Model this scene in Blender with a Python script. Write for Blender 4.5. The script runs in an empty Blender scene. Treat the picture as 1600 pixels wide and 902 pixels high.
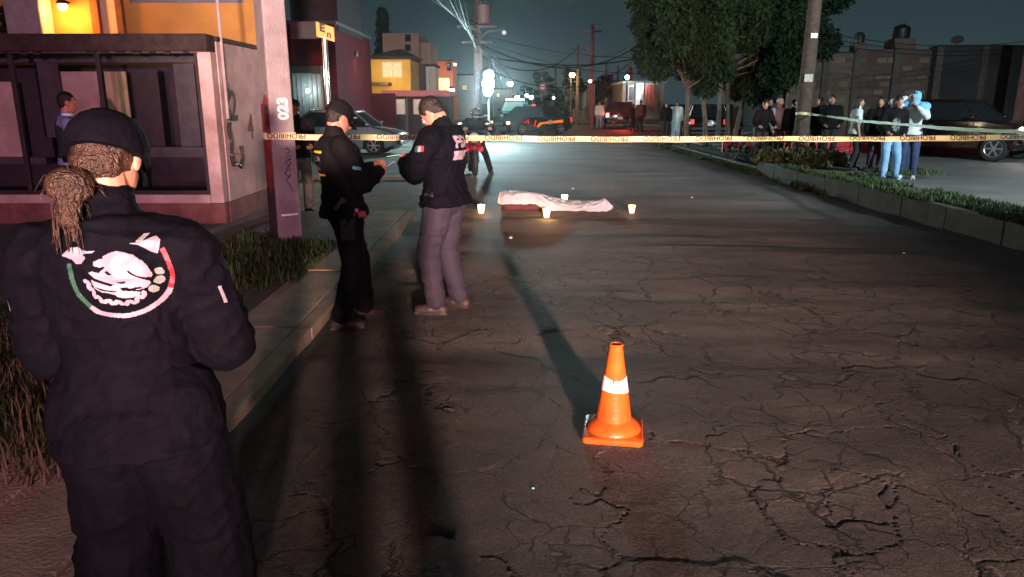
import bpy, bmesh, math, random
import numpy as np
from mathutils import Vector, Matrix
from mathutils.bvhtree import BVHTree
R = math.radians
random.seed(7); np.random.seed(7)
C = bpy.context.scene.collection
scene = bpy.context.scene

# ------------------------------------------------------------------ camera
F_PX, CAM_H, HORIZON = 1156.0, 1.72, 160.0
PITCH = math.atan((451 - HORIZON) / F_PX)
cam_d = bpy.data.cameras.new('camera'); cam = bpy.data.objects.new('camera', cam_d); C.objects.link(cam)
cam_d.sensor_width = 36; cam_d.lens = 36 * F_PX / 1600; cam_d.clip_end = 3000; cam_d.clip_start = 0.05
cam.location = (0, 0, CAM_H); cam.rotation_euler = (math.pi / 2 - PITCH, 0, 0)
scene.camera = cam
_cp, _sp = math.cos(PITCH), math.sin(PITCH)
def ray(px, py):
    u = (px - 800) / F_PX; v = (451 - py) / F_PX
    return Vector((u, _cp + v * _sp, -_sp + v * _cp))
def gp(px, py, z=0.0):
    d = ray(px, py); t = (z - CAM_H) / d.z
    return Vector((d.x * t, d.y * t, z))
def zp(px, py, Y):
    d = ray(px, py); t = Y / d.y
    return Vector((d.x * t, Y, CAM_H + d.z * t))

# ------------------------------------------------------------------ world (night sky)
w = bpy.data.worlds.new('World'); scene.world = w; w.use_nodes = True
nt = w.node_tree; nt.nodes.clear()
out = nt.nodes.new('ShaderNodeOutputWorld'); bg = nt.nodes.new('ShaderNodeBackground')
tc = nt.nodes.new('ShaderNodeTexCoord'); sx = nt.nodes.new('ShaderNodeSeparateXYZ')
rmp = nt.nodes.new('ShaderNodeValToRGB'); nz = nt.nodes.new('ShaderNodeTexNoise')
mx = nt.nodes.new('ShaderNodeMix'); mx.data_type = 'RGBA'; mx.blend_type = 'MULTIPLY'
nt.links.new(tc.outputs['Generated'], sx.inputs[0]); nt.links.new(sx.outputs['Z'], rmp.inputs[0])
e = rmp.color_ramp.elements
e[0].position = 0.0; e[0].color = (0.040, 0.066, 0.074, 1)
e[1].position = 0.28; e[1].color = (0.011, 0.019, 0.025, 1)
m_ = rmp.color_ramp.elements.new(0.10); m_.color = (0.026, 0.045, 0.052, 1)
nz.inputs['Scale'].default_value = 3.0; nz.inputs['Detail'].default_value = 4
nt.links.new(tc.outputs['Generated'], nz.inputs['Vector'])
mr = nt.nodes.new('ShaderNodeMapRange'); mr.inputs[3].default_value = 0.8; mr.inputs[4].default_value = 1.2
nt.links.new(nz.outputs['Fac'], mr.inputs[0])
nt.links.new(rmp.outputs[0], mx.inputs[6]); nt.links.new(mr.outputs[0], mx.inputs[7]); mx.inputs[0].default_value = 1
nt.links.new(mx.outputs[2], bg.inputs[0]); bg.inputs[1].default_value = 1.0
nt.links.new(bg.outputs[0], out.inputs[0])
scene.view_settings.view_transform = 'Standard'; scene.view_settings.look = 'None'
scene.view_settings.exposure = 0.0; scene.view_settings.gamma = 1.0
scene.cycles.max_bounces = 5; scene.cycles.volume_bounces = 0

# ------------------------------------------------------------------ lamps
def lamp(name, kind, loc, energy, color, radius=0.05, target=None, size=None, blend=0.5):
    d = bpy.data.lights.new(name, kind); d.energy = energy; d.color = color
    d.shadow_soft_size = radius
    o = bpy.data.objects.new(name, d); C.objects.link(o); o.location = loc
    if kind == 'SPOT':
        d.spot_size = R(size); d.spot_blend = blend
        v = Vector(target) - Vector(loc); o.rotation_euler = v.to_track_quat('-Z', 'Y').to_euler()
    return o
# vehicle lamps behind the photographer, two added fill lamps, floodlight ahead
lamp('headlight_lamp', 'SPOT', (2.65, -12.2, 1.75), 76000, (1.0, .62, .53), .24, (.9, 8, 4.2), 35, .78)
lamp('beacon_lamp', 'SPOT', (1.2, -13.5, 2.6), 12500, (1.0, .40, .58), .25, (-7.0, 10, 2.4), 30, .6)
lamp('fill_lamp_behind', 'POINT', (4.5, -9.0, 7.0), 650, (1.0, .66, .56), .3)  # high fill light added to lift the road, not a known lamp
lamp('fill_lamp_right', 'SPOT', (12.5, 5.2, 5.2), 11000, (.78, .94, 1.0), .2, (8.5, 19, .3), 84, .8)  # unseen fill light added to brighten the onlookers and right-hand road
lamp('floodlight_lamp', 'POINT', (-1.05, 33.4, 2.9), 3700, (.62, .95, 1.0), .22)

# ------------------------------------------------------------------ materials
_M = {}
def mat(name, col, rough=.7, metal=0.0, var=.25, scale=6.0, bump=.0, bscale=40.0, col2=None, emit=None, estr=0.0,
        spec=.5, detail=5, sheen=0.0, coat=0.0, alpha=1.0):
    if name in _M: return _M[name]
    m = bpy.data.materials.new(name); m.use_nodes = True; n = m.node_tree.nodes; L = m.node_tree.links
    b = n['Principled BSDF']; b.inputs['Roughness'].default_value = rough; b.inputs['Metallic'].default_value = metal
    b.inputs['Specular IOR Level'].default_value = spec
    if sheen: b.inputs['Sheen Weight'].default_value = sheen
    if coat: b.inputs['Coat Weight'].default_value = coat; b.inputs['Coat Roughness'].default_value = .08
    t = n.new('ShaderNodeTexCoord')
    if var > 0:
        nz = n.new('ShaderNodeTexNoise'); nz.inputs['Scale'].default_value = scale; nz.inputs['Detail'].default_value = detail
        nz.inputs['Roughness'].default_value = .62
        L.new(t.outputs['Object'], nz.inputs['Vector'])
        r = n.new('ShaderNodeValToRGB'); r.color_ramp.elements[0].position = .3; r.color_ramp.elements[1].position = .7
        c2 = col2 if col2 else tuple(min(1, c * (1 + var)) for c in col)
        c1 = tuple(c * (1 - var) for c in col) if not col2 else col
        r.color_ramp.elements[0].color = (*c1, 1); r.color_ramp.elements[1].color = (*c2, 1)
        L.new(nz.outputs['Fac'], r.inputs[0]); L.new(r.outputs[0], b.inputs['Base Color'])
    else:
        b.inputs['Base Color'].default_value = (*col, 1)
    if bump > 0:
        n2 = n.new('ShaderNodeTexNoise'); n2.inputs['Scale'].default_value = bscale; n2.inputs['Detail'].default_value = 4
        L.new(t.outputs['Object'], n2.inputs['Vector'])
        bp = n.new('ShaderNodeBump'); bp.inputs['Strength'].default_value = bump; bp.inputs['Distance'].default_value = .02
        L.new(n2.outputs['Fac'], bp.inputs['Height']); L.new(bp.outputs[0], b.inputs['Normal'])
    if emit:
        b.inputs['Emission Color'].default_value = (*emit, 1); b.inputs['Emission Strength'].default_value = estr
    if alpha < 1: b.inputs['Alpha'].default_value = alpha
    _M[name] = m; return m

def glass_mat(name, tint=(.02, .025, .03), a=.55):
    if name in _M: return _M[name]
    m = bpy.data.materials.new(name); m.use_nodes = True; n = m.node_tree.nodes; L = m.node_tree.links
    b = n['Principled BSDF']; b.inputs['Base Color'].default_value = (*tint, 1); b.inputs['Roughness'].default_value = .06
    b.inputs['Alpha'].default_value = a
    _M[name] = m; return m

# ------------------------------------------------------------------ geometry helper
class G:
    def __init__(s): s.v = []; s.f = []
    def add(s, v, f):
        k = len(s.v); s.v += [tuple(p) for p in v]; s.f += [tuple(i + k for i in q) for q in f]; return s
    def box(s, c, d, rz=0.0, rot=None):
        x, y, z = d[0] / 2, d[1] / 2, d[2] / 2
        P = [Vector(p) for p in ((-x,-y,-z),(x,-y,-z),(x,y,-z),(-x,y,-z),(-x,-y,z),(x,-y,z),(x,y,z),(-x,y,z))]
        M = rot if rot is not None else Matrix.Rotation(rz, 3, 'Z')
        return s.add([M @ p + Vector(c) for p in P], [(0,3,2,1),(4,5,6,7),(0,1,5,4),(1,2,6,5),(2,3,7,6),(3,0,4,7)])
    def bb(s, x0, x1, y0, y1, z0, z1):
        return s.box(((x0+x1)/2, (y0+y1)/2, (z0+z1)/2), (abs(x1-x0), abs(y1-y0), abs(z1-z0)))
    def loft(s, secs, n=16, cap=True):
        """secs: (center, xaxis, yaxis) with axes scaled by radii"""
        k = len(s.v)
        for c, ax, ay in secs:
            c = Vector(c); ax = Vector(ax); ay = Vector(ay)
            for i in range(n):
                a = 2 * math.pi * i / n
                s.v.append(tuple(c + ax * math.cos(a) + ay * math.sin(a)))
        for j in range(len(secs) - 1):
            for i in range(n):
                a = k + j * n + i; b = k + j * n + (i + 1) % n
                s.f.append((a, b, b + n, a + n))
        if cap:
            s.f.append(tuple(k + i for i in reversed(range(n))))
            s.f.append(tuple(k + (len(secs) - 1) * n + i for i in range(n)))
        return s
    def cyl(s, p0, p1, r0, r1=None, n=12, cap=True):
        p0 = Vector(p0); p1 = Vector(p1); r1 = r0 if r1 is None else r1
        d = (p1 - p0).normalized(); a = d.orthogonal().normalized(); b = d.cross(a)
        return s.loft([(p0, a * r0, b * r0), (p1, a * r1, b * r1)], n, cap)
    def capsule(s, p0, p1, r0, r1, sq=1.0, side=None, n=14):
        """tapered capsule; side = axis whose radius is multiplied by sq"""
        p0 = Vector(p0); p1 = Vector(p1); d = (p1 - p0)
        if d.length < 1e-5: d = Vector((0, 0, 1e-4))
        d.normalize()
        a = Vector(side) if side is not None else d.orthogonal()
        a = (a - d * a.dot(d)).normalized(); b = d.cross(a)
        S = []
        for t in (-85, -60, -30, 0):
            c, q = math.cos(R(t)), math.sin(R(t)); S.append((p0 + d * r0 * q, a * r0 * c * sq, b * r0 * c))
        for t in (0, 30, 60, 85):
            c, q = math.cos(R(t)), math.sin(R(t)); S.append((p1 + d * r1 * q, a * r1 * c * sq, b * r1 * c))
        return s.loft(S, n)
    def ell(s, c, ax, ay, az, n=16, m=10, z0=-1.0):
        c = Vector(c); ax, ay, az = Vector(ax), Vector(ay), Vector(az)
        S = []; a0 = max(-86, math.degrees(math.asin(z0)))
        for j in range(m + 1):
            t = R(a0 + (86 - a0) * j / m); S.append((c + az * math.sin(t), ax * math.cos(t), ay * math.cos(t)))
        return s.loft(S, n)
    def sph(s, c, r, n=12, m=8): return s.ell(c, (r,0,0), (0,r,0), (0,0,r), n, m)
    def tube(s, pts, r, n=8, r1=None):
        pts = [Vector(p) for p in pts]; S = []; L_ = len(pts)
        up = Vector((0.123, 0.2, 1)).normalized()
        for i, p in enumerate(pts):
            d = (pts[min(i+1, L_-1)] - pts[max(i-1, 0)]).normalized()
            a = d.cross(up)
            if a.length < .1: a = d.cross(Vector((1, 0, 0)))
            a.normalize(); b = d.cross(a); q = r if r1 is None else r + (r1 - r) * i / (L_ - 1)
            S.append((p, a * q, b * q))
        return s.loft(S, n)
    def lathe(s, prof, c=(0,0,0), n=24, cap=True):
        c = Vector(c)
        return s.loft([(c + Vector((0,0,z)), (r,0,0), (0,r,0)) for r, z in prof], n, cap)
    def prism(s, poly, y0, y1, T=None):
        """poly in (x,z); extruded from y0 to y1"""
        n = len(poly); v = [(x, y0, z) for x, z in poly] + [(x, y1, z) for x, z in poly]
        f = [tuple(range(n)), tuple(reversed(range(n, 2*n)))] + [(i, i + n, (i+1) % n + n, (i+1) % n) for i in range(n)]
        if T is not None: v = [T @ Vector(p) for p in v]
        return s.add(v, f)
    def obj(s, name, m, parent=None, smooth=False, bevel=0.0, angle=35):
        me = bpy.data.meshes.new(name); me.from_pydata([tuple(p) for p in s.v], [], s.f)
        bm = bmesh.new(); bm.from_mesh(me); bmesh.ops.recalc_face_normals(bm, faces=bm.faces); bm.to_mesh(me); bm.free()
        return link(name, me, m, parent, smooth, bevel, angle)
def link(name, me, m, parent=None, smooth=False, bevel=0.0, angle=35):
    if m is not None:
        for q in (m if isinstance(m, (list, tuple)) else [m]): me.materials.append(q)
    if smooth:
        me.polygons.foreach_set('use_smooth', [True] * len(me.polygons))
        if angle < 180: me.set_sharp_from_angle(angle=R(angle))
    o = bpy.data.objects.new(name, me); C.objects.link(o)
    if parent is not None: o.parent = parent
    if bevel:
        b = o.modifiers.new('bevel', 'BEVEL'); b.width = bevel; b.segments = 2; b.limit_method = 'ANGLE'
    return o
def thing(name, label, cat, loc=(0,0,0), rz=0.0, group=None):
    o = bpy.data.objects.new(name, None); C.objects.link(o); o.empty_display_size = .2
    o.location = loc; o.rotation_euler = (0, 0, rz); return tag(o, label, cat, group)
def tag(o, label, cat=None, group=None, kind=None):
    if label: o['label'] = label
    if cat: o['category'] = cat
    if group: o['group'] = group
    if kind: o['kind'] = kind
    return o
def struct(o): o['kind'] = 'structure'; return o
def copy_tree(o, parent=None):
    c = o.copy(); C.objects.link(c)
    if parent is not None: c.parent = parent
    for ch in list(o.children): copy_tree(ch, c)
    return c
def np_mesh(name, V, Fq, m, parent=None, smooth=False):
    """V (n,3), Fq (k,3 or 4) arrays"""
    me = bpy.data.meshes.new(name); V = np.ascontiguousarray(V, dtype=np.float32); Fq = np.ascontiguousarray(Fq, dtype=np.int32)
    k, q = Fq.shape
    me.vertices.add(len(V)); me.vertices.foreach_set('co', V.ravel())
    me.loops.add(k * q); me.loops.foreach_set('vertex_index', Fq.ravel())
    me.polygons.add(k); me.polygons.foreach_set('loop_start', np.arange(0, k * q, q, dtype=np.int32))
    me.update(calc_edges=True); me.validate()
    return link(name, me, m, parent, smooth, angle=180)

# numpy noise
def _h(ix, iy, s):
    h = (ix * 374761393 + iy * 668265263 + s * 982451653) & 0x7fffffff
    h = ((h ^ (h >> 13)) * 1274126177) & 0x7fffffff
    return ((h ^ (h >> 16)) & 0xffffff) / float(0xffffff)
def vnoise(x, y, s=0):
    ix = np.floor(x).astype(np.int64); iy = np.floor(y).astype(np.int64); fx = x - ix; fy = y - iy
    u = fx * fx * (3 - 2 * fx); v = fy * fy * (3 - 2 * fy)
    return (_h(ix,iy,s)*(1-u)+_h(ix+1,iy,s)*u)*(1-v) + (_h(ix,iy+1,s)*(1-u)+_h(ix+1,iy+1,s)*u)*v
def fbm(x, y, s=0, o=4):
    t = 0; a = .5; n = 0
    for i in range(o): t = t + a * vnoise(x * 2**i, y * 2**i, s + i * 17); n += a; a *= .5
    return t / n
def voronoi_edge(x, y, s=0):
    ix = np.floor(x).astype(np.int64); iy = np.floor(y).astype(np.int64)
    d1 = np.full(x.shape, 9.0); d2 = np.full(x.shape, 9.0); idc = np.zeros(x.shape)
    for j in (-1, 0, 1):
        for i in (-1, 0, 1):
            cx = ix + i; cy = iy + j
            d = np.hypot(cx + .1 + .8 * _h(cx, cy, s) - x, cy + .1 + .8 * _h(cx, cy, s + 5) - y)
            n1 = d < d1; d2 = np.where(n1, d1, np.minimum(d2, d)); idc = np.where(n1, _h(cx, cy, s + 9), idc); d1 = np.where(n1, d, d1)
    return d2 - d1, idc

def text_mesh(body, size, bold=0.0):
    cu = bpy.data.curves.new('t', 'FONT'); cu.body = body; cu.size = size; cu.align_x = 'CENTER'; cu.align_y = 'CENTER'
    cu.offset = bold; cu.resolution_u = 3
    o = bpy.data.objects.new('t', cu); C.objects.link(o)
    me = bpy.data.meshes.new_from_object(o.evaluated_get(bpy.context.evaluated_depsgraph_get()))
    V = [v.co.copy() for v in me.vertices]; F_ = [tuple(p.vertices) for p in me.polygons]
    bpy.data.objects.remove(o); bpy.data.curves.remove(cu); bpy.data.meshes.remove(me)
    return V, F_
def text_obj(name, body, size, m, parent, origin, xdir, ydir, bold=0.0, fn=None):
    V, F_ = text_mesh(body, size, bold); x = Vector(xdir); y = Vector(ydir); o = Vector(origin)
    me = bpy.data.meshes.new(name)
    me.from_pydata([tuple(o + x * v.x + y * v.y) if fn is None else tuple(fn(v)) for v in V], [], F_)
    return link(name, me, m, parent)

# ------------------------------------------------------------------ people
def ik(a, c, l1, l2, pole):
    a, c, pole = Vector(a), Vector(c), Vector(pole)
    d = c - a; L_ = min(d.length, (l1 + l2) * .995); u = d.normalized()
    x = (l1*l1 - l2*l2 + L_*L_) / (2*L_); hgt = math.sqrt(max(0, l1*l1 - x*x))
    p = (pole - u * pole.dot(u)).normalized()
    return a + u * x + p * hgt, a + u * L_
def remesh(g, name, m, parent, vox, smooth=3, disp=None):
    me = bpy.data.meshes.new(name); me.from_pydata([tuple(p) for p in g.v], [], g.f)
    bm = bmesh.new(); bm.from_mesh(me); bmesh.ops.recalc_face_normals(bm, faces=bm.faces); bm.to_mesh(me); bm.free()
    o = bpy.data.objects.new(name, me); C.objects.link(o)
    r = o.modifiers.new('r', 'REMESH'); r.mode = 'VOXEL'; r.voxel_size = vox; r.use_smooth_shade = True
    if smooth:
        q = o.modifiers.new('s', 'SMOOTH'); q.factor = .5; q.iterations = smooth
    dg = bpy.context.evaluated_depsgraph_get()
    nm = bpy.data.meshes.new_from_object(o.evaluated_get(dg)); nm.name = name
    bpy.data.objects.remove(o); bpy.data.meshes.remove(me)
    if disp is not None:
        n = len(nm.vertices); co = np.empty(n*3, np.float32); no = np.empty(n*3, np.float32)
        nm.vertices.foreach_get('co', co); nm.vertex_normals.foreach_get('vector', no)
        co = co.reshape(-1,3); no = no.reshape(-1,3)
        co = co + no * disp(co, no)[:, None]
        nm.vertices.foreach_set('co', np.ascontiguousarray(co, dtype=np.float32).ravel()); nm.update()
    nm.materials.clear()
    nm.polygons.foreach_set('use_smooth', [True] * len(nm.polygons))
    nm.materials.append(m)
    o = bpy.data.objects.new(name, nm); C.objects.link(o); o.parent = parent
    return o
def folds(amp, sc=9.0, seed=0, vert=1.0):
    def fn(co, no):
        x, y, z = co[:,0]*1.0, co[:,1]*1.0, co[:,2]*1.0
        a = np.arctan2(y, x) * .35
        w1 = fbm((x + y*.6)*sc*.5 + 7, z*sc*.5, seed, 3) * 3.0
        n1 = vnoise(x*sc*.7 + w1 + y*sc*.7, z*sc*2.2*vert + w1*1.4 - x*4, seed + 3)
        n2 = vnoise((x - y)*sc*1.3 + w1*1.5, z*sc*1.5*vert - w1 + 9, seed + 8)
        r1 = 1 - np.abs(2*n1 - 1); r2 = 1 - np.abs(2*n2 - 1)
        return (amp * (r1**2 * .9 + r2**2 * .55 - .5)).astype(np.float32)
    return fn

skin_m = mat('skin', (.42, .20, .13), .5, var=.12, scale=20, bump=.05, bscale=90)
skin_d = mat('skin_dark', (.28, .13, .085), .5, var=.12, scale=20, bump=.05, bscale=90)
hair_m = mat('dark_hair', (.012, .009, .008), .45, var=.4, scale=60, bump=.6, bscale=120)
eye_m = mat('eye', (.55, .52, .5), .2, var=0)

def person(label, loc, yaw, h=1.75, fat=1.0, group=None, skin=None, hair=None, hairstyle='short', vox=.012,
           feet=((-.11,0),(.11,0)), foot_yaw=(8,-8), lean=0, side=0, head=(0,0), hands=None, poles=None, sdrop=0.0, drop=.0, hip=(0,0),
           top=None, bottom=None, shoe=None, puff=.022, sleeve=1.0, hem=.0, legr=.018, fold=.008, name='person', headroll=0, seat=None, flare=0.0,
           top_name='jacket'):
    s = h / 1.75; root = thing(name, label, 'person', loc, yaw, group)
    skin = skin or skin_m; V = Vector
    hc = V((hip[0], hip[1], .935 * s - drop)); ml, mf = math.sin(R(side)), math.sin(R(lean))
    up = V((ml, mf, math.cos(R(lean)))).normalized(); rt = V((1,0,0)); rt = (rt - up*rt.dot(up)).normalized(); fw = up.cross(rt)
    P = lambda t, x=0, y=0: hc + up*t*s + rt*x*s + fw*y*s
    b = G(); jk = G(); tr = G()
    # torso
    def torso(g, e, t0=-.06, t1=.55):
        S = [(-.06,.155,.112,-.004),(0,.165,.12,-.006),(.07,.155,.112,0),(.15,.138,.1,.004),(.25,.148,.108,.004),(.34,.165,.12,0),(.42,.172,.118,-.005),(.48,.155,.095,-.012),(.53,.095,.07,-.018),(.565,.058,.056,-.012)]
        K = []
        for t, rx, ry, y in S:
            if t < t0 - 1e-6 or t > t1 + 1e-6: continue
            f = fat if t < .5 else 1
            K.append((P(t, 0, y), rt*(rx*f*s+e), fw*(ry*f*s+e)))
        g.loft(K, 20)
    torso(b, 0)
    nk = P(.55, 0, -.012)
    hp, hy = R(head[0]), R(head[1])
    f0 = (fw*math.cos(hy) + rt*math.sin(hy)).normalized(); r0 = f0.cross(up).normalized()
    hf = (f0*math.cos(hp) - up*math.sin(hp)).normalized(); hu = r0.cross(hf).normalized(); hr = r0
    if headroll:
        q = Matrix.Rotation(R(headroll), 3, hf); hu = q @ hu; hr = q @ hr
    hcn = nk + up*.055*s + hu*.085*s + hf*.018*s
    H = lambda x, f, u: hcn + hr*x*s + hf*f*s + hu*u*s
    b.capsule(nk - up*.04*s, H(0,-.02,-.06), .062*s*min(fat,1.12), .056*s)
    b.ell(H(0,-.012,.03), hr*.074*s, hf*.094*s, hu*.088*s)
    b.ell(H(0,.022,-.03), hr*.064*s, hf*.072*s, hu*.082*s)
    b.ell(H(0,.045,-.082), hr*.046*s*(.9+.1*fat), hf*.046*s, hu*.034*s)
    b.capsule(H(0,.088,.015), H(0,.108,-.026), .009*s, .015*s)
    b.ell(H(0,.088,-.056), hr*.024*s, hf*.016*s, hu*.011*s)
    b.ell(H(0,.078,.026), hr*.05*s, hf*.016*s, hu*.012*s)
    b.ell(H(.03,.076,-.022), hr*.018*s, hf*.016*s, hu*.015*s); b.ell(H(-.03,.076,-.022), hr*.018*s, hf*.016*s, hu*.015*s)
    for q in (-1, 1): b.ell(H(q*.076,-.005,-.008), hr*.011*s, hf*.018*s, hu*.031*s)
    # legs
    knees = []
    for i, sx_ in enumerate((-1, 1)):
        hj = hc + rt*(sx_*.088*s) - up*.02*s
        an = V((feet[i][0]*s, feet[i][1]*s, (feet[i][2] if len(feet[i]) > 2 else 0) + .085*s))
        kn, an = ik(hj, an, .425*s, .425*s, V((sx_*.12, 1, .0)))
        if seat and seat[i]: kn = V(seat[i])*s
        fy = R(foot_yaw[i]); fd = V((-math.sin(fy), math.cos(fy), 0)); fr = V((math.cos(fy), math.sin(fy), 0))
        b.capsule(hj, kn, .083*s*fat, .055*s); b.capsule(kn, an, .052*s, .038*s)
        b.capsule(kn.lerp(an, .25) - V((0,.012,0)), kn.lerp(an, .5), .052*s, .042*s)
        hl = V((an.x, an.y, an.z - .05*s)); b.capsule(hl - fd*.03*s, hl + fd*.13*s, .033*s, .026*s, 1.25, fr)
        knees.append((hj, kn, an, fd, fr))
        tr.capsule(hj + up*.03*s, hj.lerp(kn, .5), .095*s*fat + legr, .078*s + legr)
        tr.capsule(hj.lerp(kn, .5), kn, .078*s + legr, .064*s + legr + flare*.5); tr.capsule(kn, kn.lerp(an, .5), .064*s + legr + flare*.5, .056*s + legr + flare)
        tr.capsule(kn.lerp(an, .5), an.lerp(kn, .07), .056*s + legr + flare, .05*s + legr + flare)
        sh = G(); g0 = V((an.x, an.y, an.z - .085*s + .045*s))
        sh.capsule(g0 - fd*.05*s, g0 + fd*.06*s, .045*s, .044*s, 1.0, fr, 14); sh.capsule(g0 + fd*.05*s, g0 + fd*.155*s - V((0,0,.008)), .043*s, .034*s, 1.22, fr, 14)
        sh.capsule(g0 - fd*.02*s + V((0,0,.03)), an + V((0,0,.05))*s, .045*s, .042*s)
        sh.box(g0 + fd*.045*s - V((0,0,.032*s)), (.082*s, .27*s, .022*s), rz=fy)
        so = remesh(sh, 'shoe', shoe or mat('black_leather', (.02,.018,.016), .4, var=.2), root, max(vox*.7, .006), 2)
        if vox < .009:
            sg = G(); c0 = V((an.x, an.y, 0)) + fd*.05*s
            sg.loft([(c0 + V((0,0,z_)), fr*.050*s*k_, fd*.148*s*k_) for z_, k_ in ((.001,.97),(.006,1),(.026,1),(.028,.97))], 24)
            sg.obj('sole', mat('dark_sole', (.012,.010,.009), .8), so, True, angle=40)
            for q in range(4): sg2 = G().tube([g0 + fd*(.02+.028*q)*s + fr*.028*s + V((0,0,.048-.006*q)), g0 + fd*(.03+.028*q)*s + V((0,0,.056-.007*q)), g0 + fd*(.02+.028*q)*s - fr*.028*s + V((0,0,.048-.006*q))], .0028, 5).obj('lace', mat('lace', (.03,.025,.02), .8), so)
    torso(tr, min(legr*.9, puff*.55), -.06, .1)
    tr.capsule(P(-.05,-.05), P(-.05,.05), .1*s*fat, .1*s*fat, 1)
    # arms
    if hands is None: hands = ((-.26,.06,.76),(.26,.06,.76))
    if poles is None: poles = ((-.4,-1,-.1),(.4,-1,-.1))
    arms = []
    for i, sx_ in enumerate((-1, 1)):
        sj = P(.455 - sdrop, sx_*.182*(.75+.25*fat), -.01); tg = V(hands[i])*s
        el, wr = ik(sj, tg, .285*s, .25*s, V(poles[i]))
        b.capsule(P(.44, sx_*.1, -.01), sj, .06*s, .055*s); b.capsule(sj, el, .05*s*fat, .038*s); b.capsule(el, wr, .04*s, .026*s)
        d = (wr - el).normalized(); tow = V((-sx_, .2, .15)); pn = (tow - d*tow.dot(d)).normalized(); ac = d.cross(pn).normalized()
        if ac.z < 0: ac = -ac
        cu = 1.0
        b.capsule(wr, wr + d*.055*s, .024*s, .03*s, 1.25, ac); pc = wr + d*.085*s
        for k in range(4):
            o = ac*((k - 1.5)*-.0195*s); ln = (.042,.047,.044,.034)[k]*s; fr_ = max(.0092, vox*.75)*s
            a0 = pc + o - d*.01; a1 = a0 + (d*.88 + pn*.4)*ln; a2 = a1 + (d*.35 + pn*.9).normalized()*ln*.75; a3 = a2 + (pn*.9 - d*.35).normalized()*ln*.5
            b.capsule(a0, a1, fr_, fr_*.95, n=8); b.capsule(a1, a2, fr_*.95, fr_*.9, n=8); b.capsule(a2, a3, fr_*.9, fr_*.8, n=8)
        t0 = wr + d*.03*s + ac*.022*s; t1 = t0 + (d*.6 + ac*.55 + pn*.5).normalized()*.042*s; t2 = t1 + (d*.8 + pn*.6).normalized()*.032*s
        b.capsule(t0, t1, max(.013,vox)*s, max(.011,vox*.8)*s, n=8); b.capsule(t1, t2, max(.011,vox*.8)*s, max(.009,vox*.7)*s, n=8)
        arms.append((sj, el, wr, d, pn, ac))
        e = puff
        jk.capsule(P(.44, sx_*.09, -.01), sj, .066*s + e, .058*s + e*1.15)
        if sleeve >= .9:
            jk.capsule(sj, el, .056*s + e*1.1, .046*s + e*1.25); jk.capsule(el, el.lerp(wr, .55), .046*s + e*1.25, .04*s + e*1.1); jk.capsule(el.lerp(wr,.55), wr - d*.01, .04*s + e*1.1, .031*s + e*.55)
        else: jk.capsule(sj, sj.lerp(el, sleeve*1.6), .056*s + e*1.1, .056*s + e*1.5)
    torso(jk, puff, -.06 if hem <= 0 else 0, .53)
    jk.loft([(P(-.06 - max(0,-hem)), rt*(.17*fat*s+puff+legr*.5), fw*(.132*fat*s+puff+legr*.35)), (P(.02), rt*(.17*fat*s+puff*1.1), fw*(.128*fat*s+puff*1.1))], 20)
    jk.capsule(P(.51,0,-.012), P(.56,0,-.012), .064*s + puff*.7, .058*s + puff*.5)
    body = remesh(b, 'body', skin, root, .0052 if vox < .009 else vox, 2)
    j = remesh(jk, top_name, top, root, vox, 4, folds(fold, 9, random.randint(0,99)))
    t_ = remesh(tr, 'trousers', bottom, root, vox, 4, folds(fold*.9, 7, random.randint(0,99), .8))
    hg = G()
    if hairstyle in ('short', 'long', 'bun'):
        hg.ell(H(0,-.022,.042), hr*.081*s, hf*.096*s, hu*.086*s); hg.ell(H(0,-.052,-.01), hr*.068*s, hf*.055*s, hu*.07*s)
    if hairstyle == 'long':
        hg.capsule(H(0,-.06,0), H(0,-.085,-.2), .07*s, .05*s, 1.3, hr); hg.capsule(H(.062,-.01,.02), H(.072,-.02,-.14), .026*s, .022*s); hg.capsule(H(-.062,-.01,.02), H(-.072,-.02,-.14), .026*s, .022*s)
    if hg.v: remesh(hg, 'hair', hair or hair_m, root, max(.007, vox*.8), 2, folds(.006, 30, 5))
    for q in (-1, 1):
        G().sph(H(q*.029, .082, .008), .012*s, 10, 6).obj('eye', eye_m, root, True)
    root_data = dict(root=root, H=H, hr=hr, hf=hf, hu=hu, s=s, arms=arms, legs=knees, P=P, rt=rt, fw=fw, up=up, body=body, jacket=j, trousers=t_)
    return root_data

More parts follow.
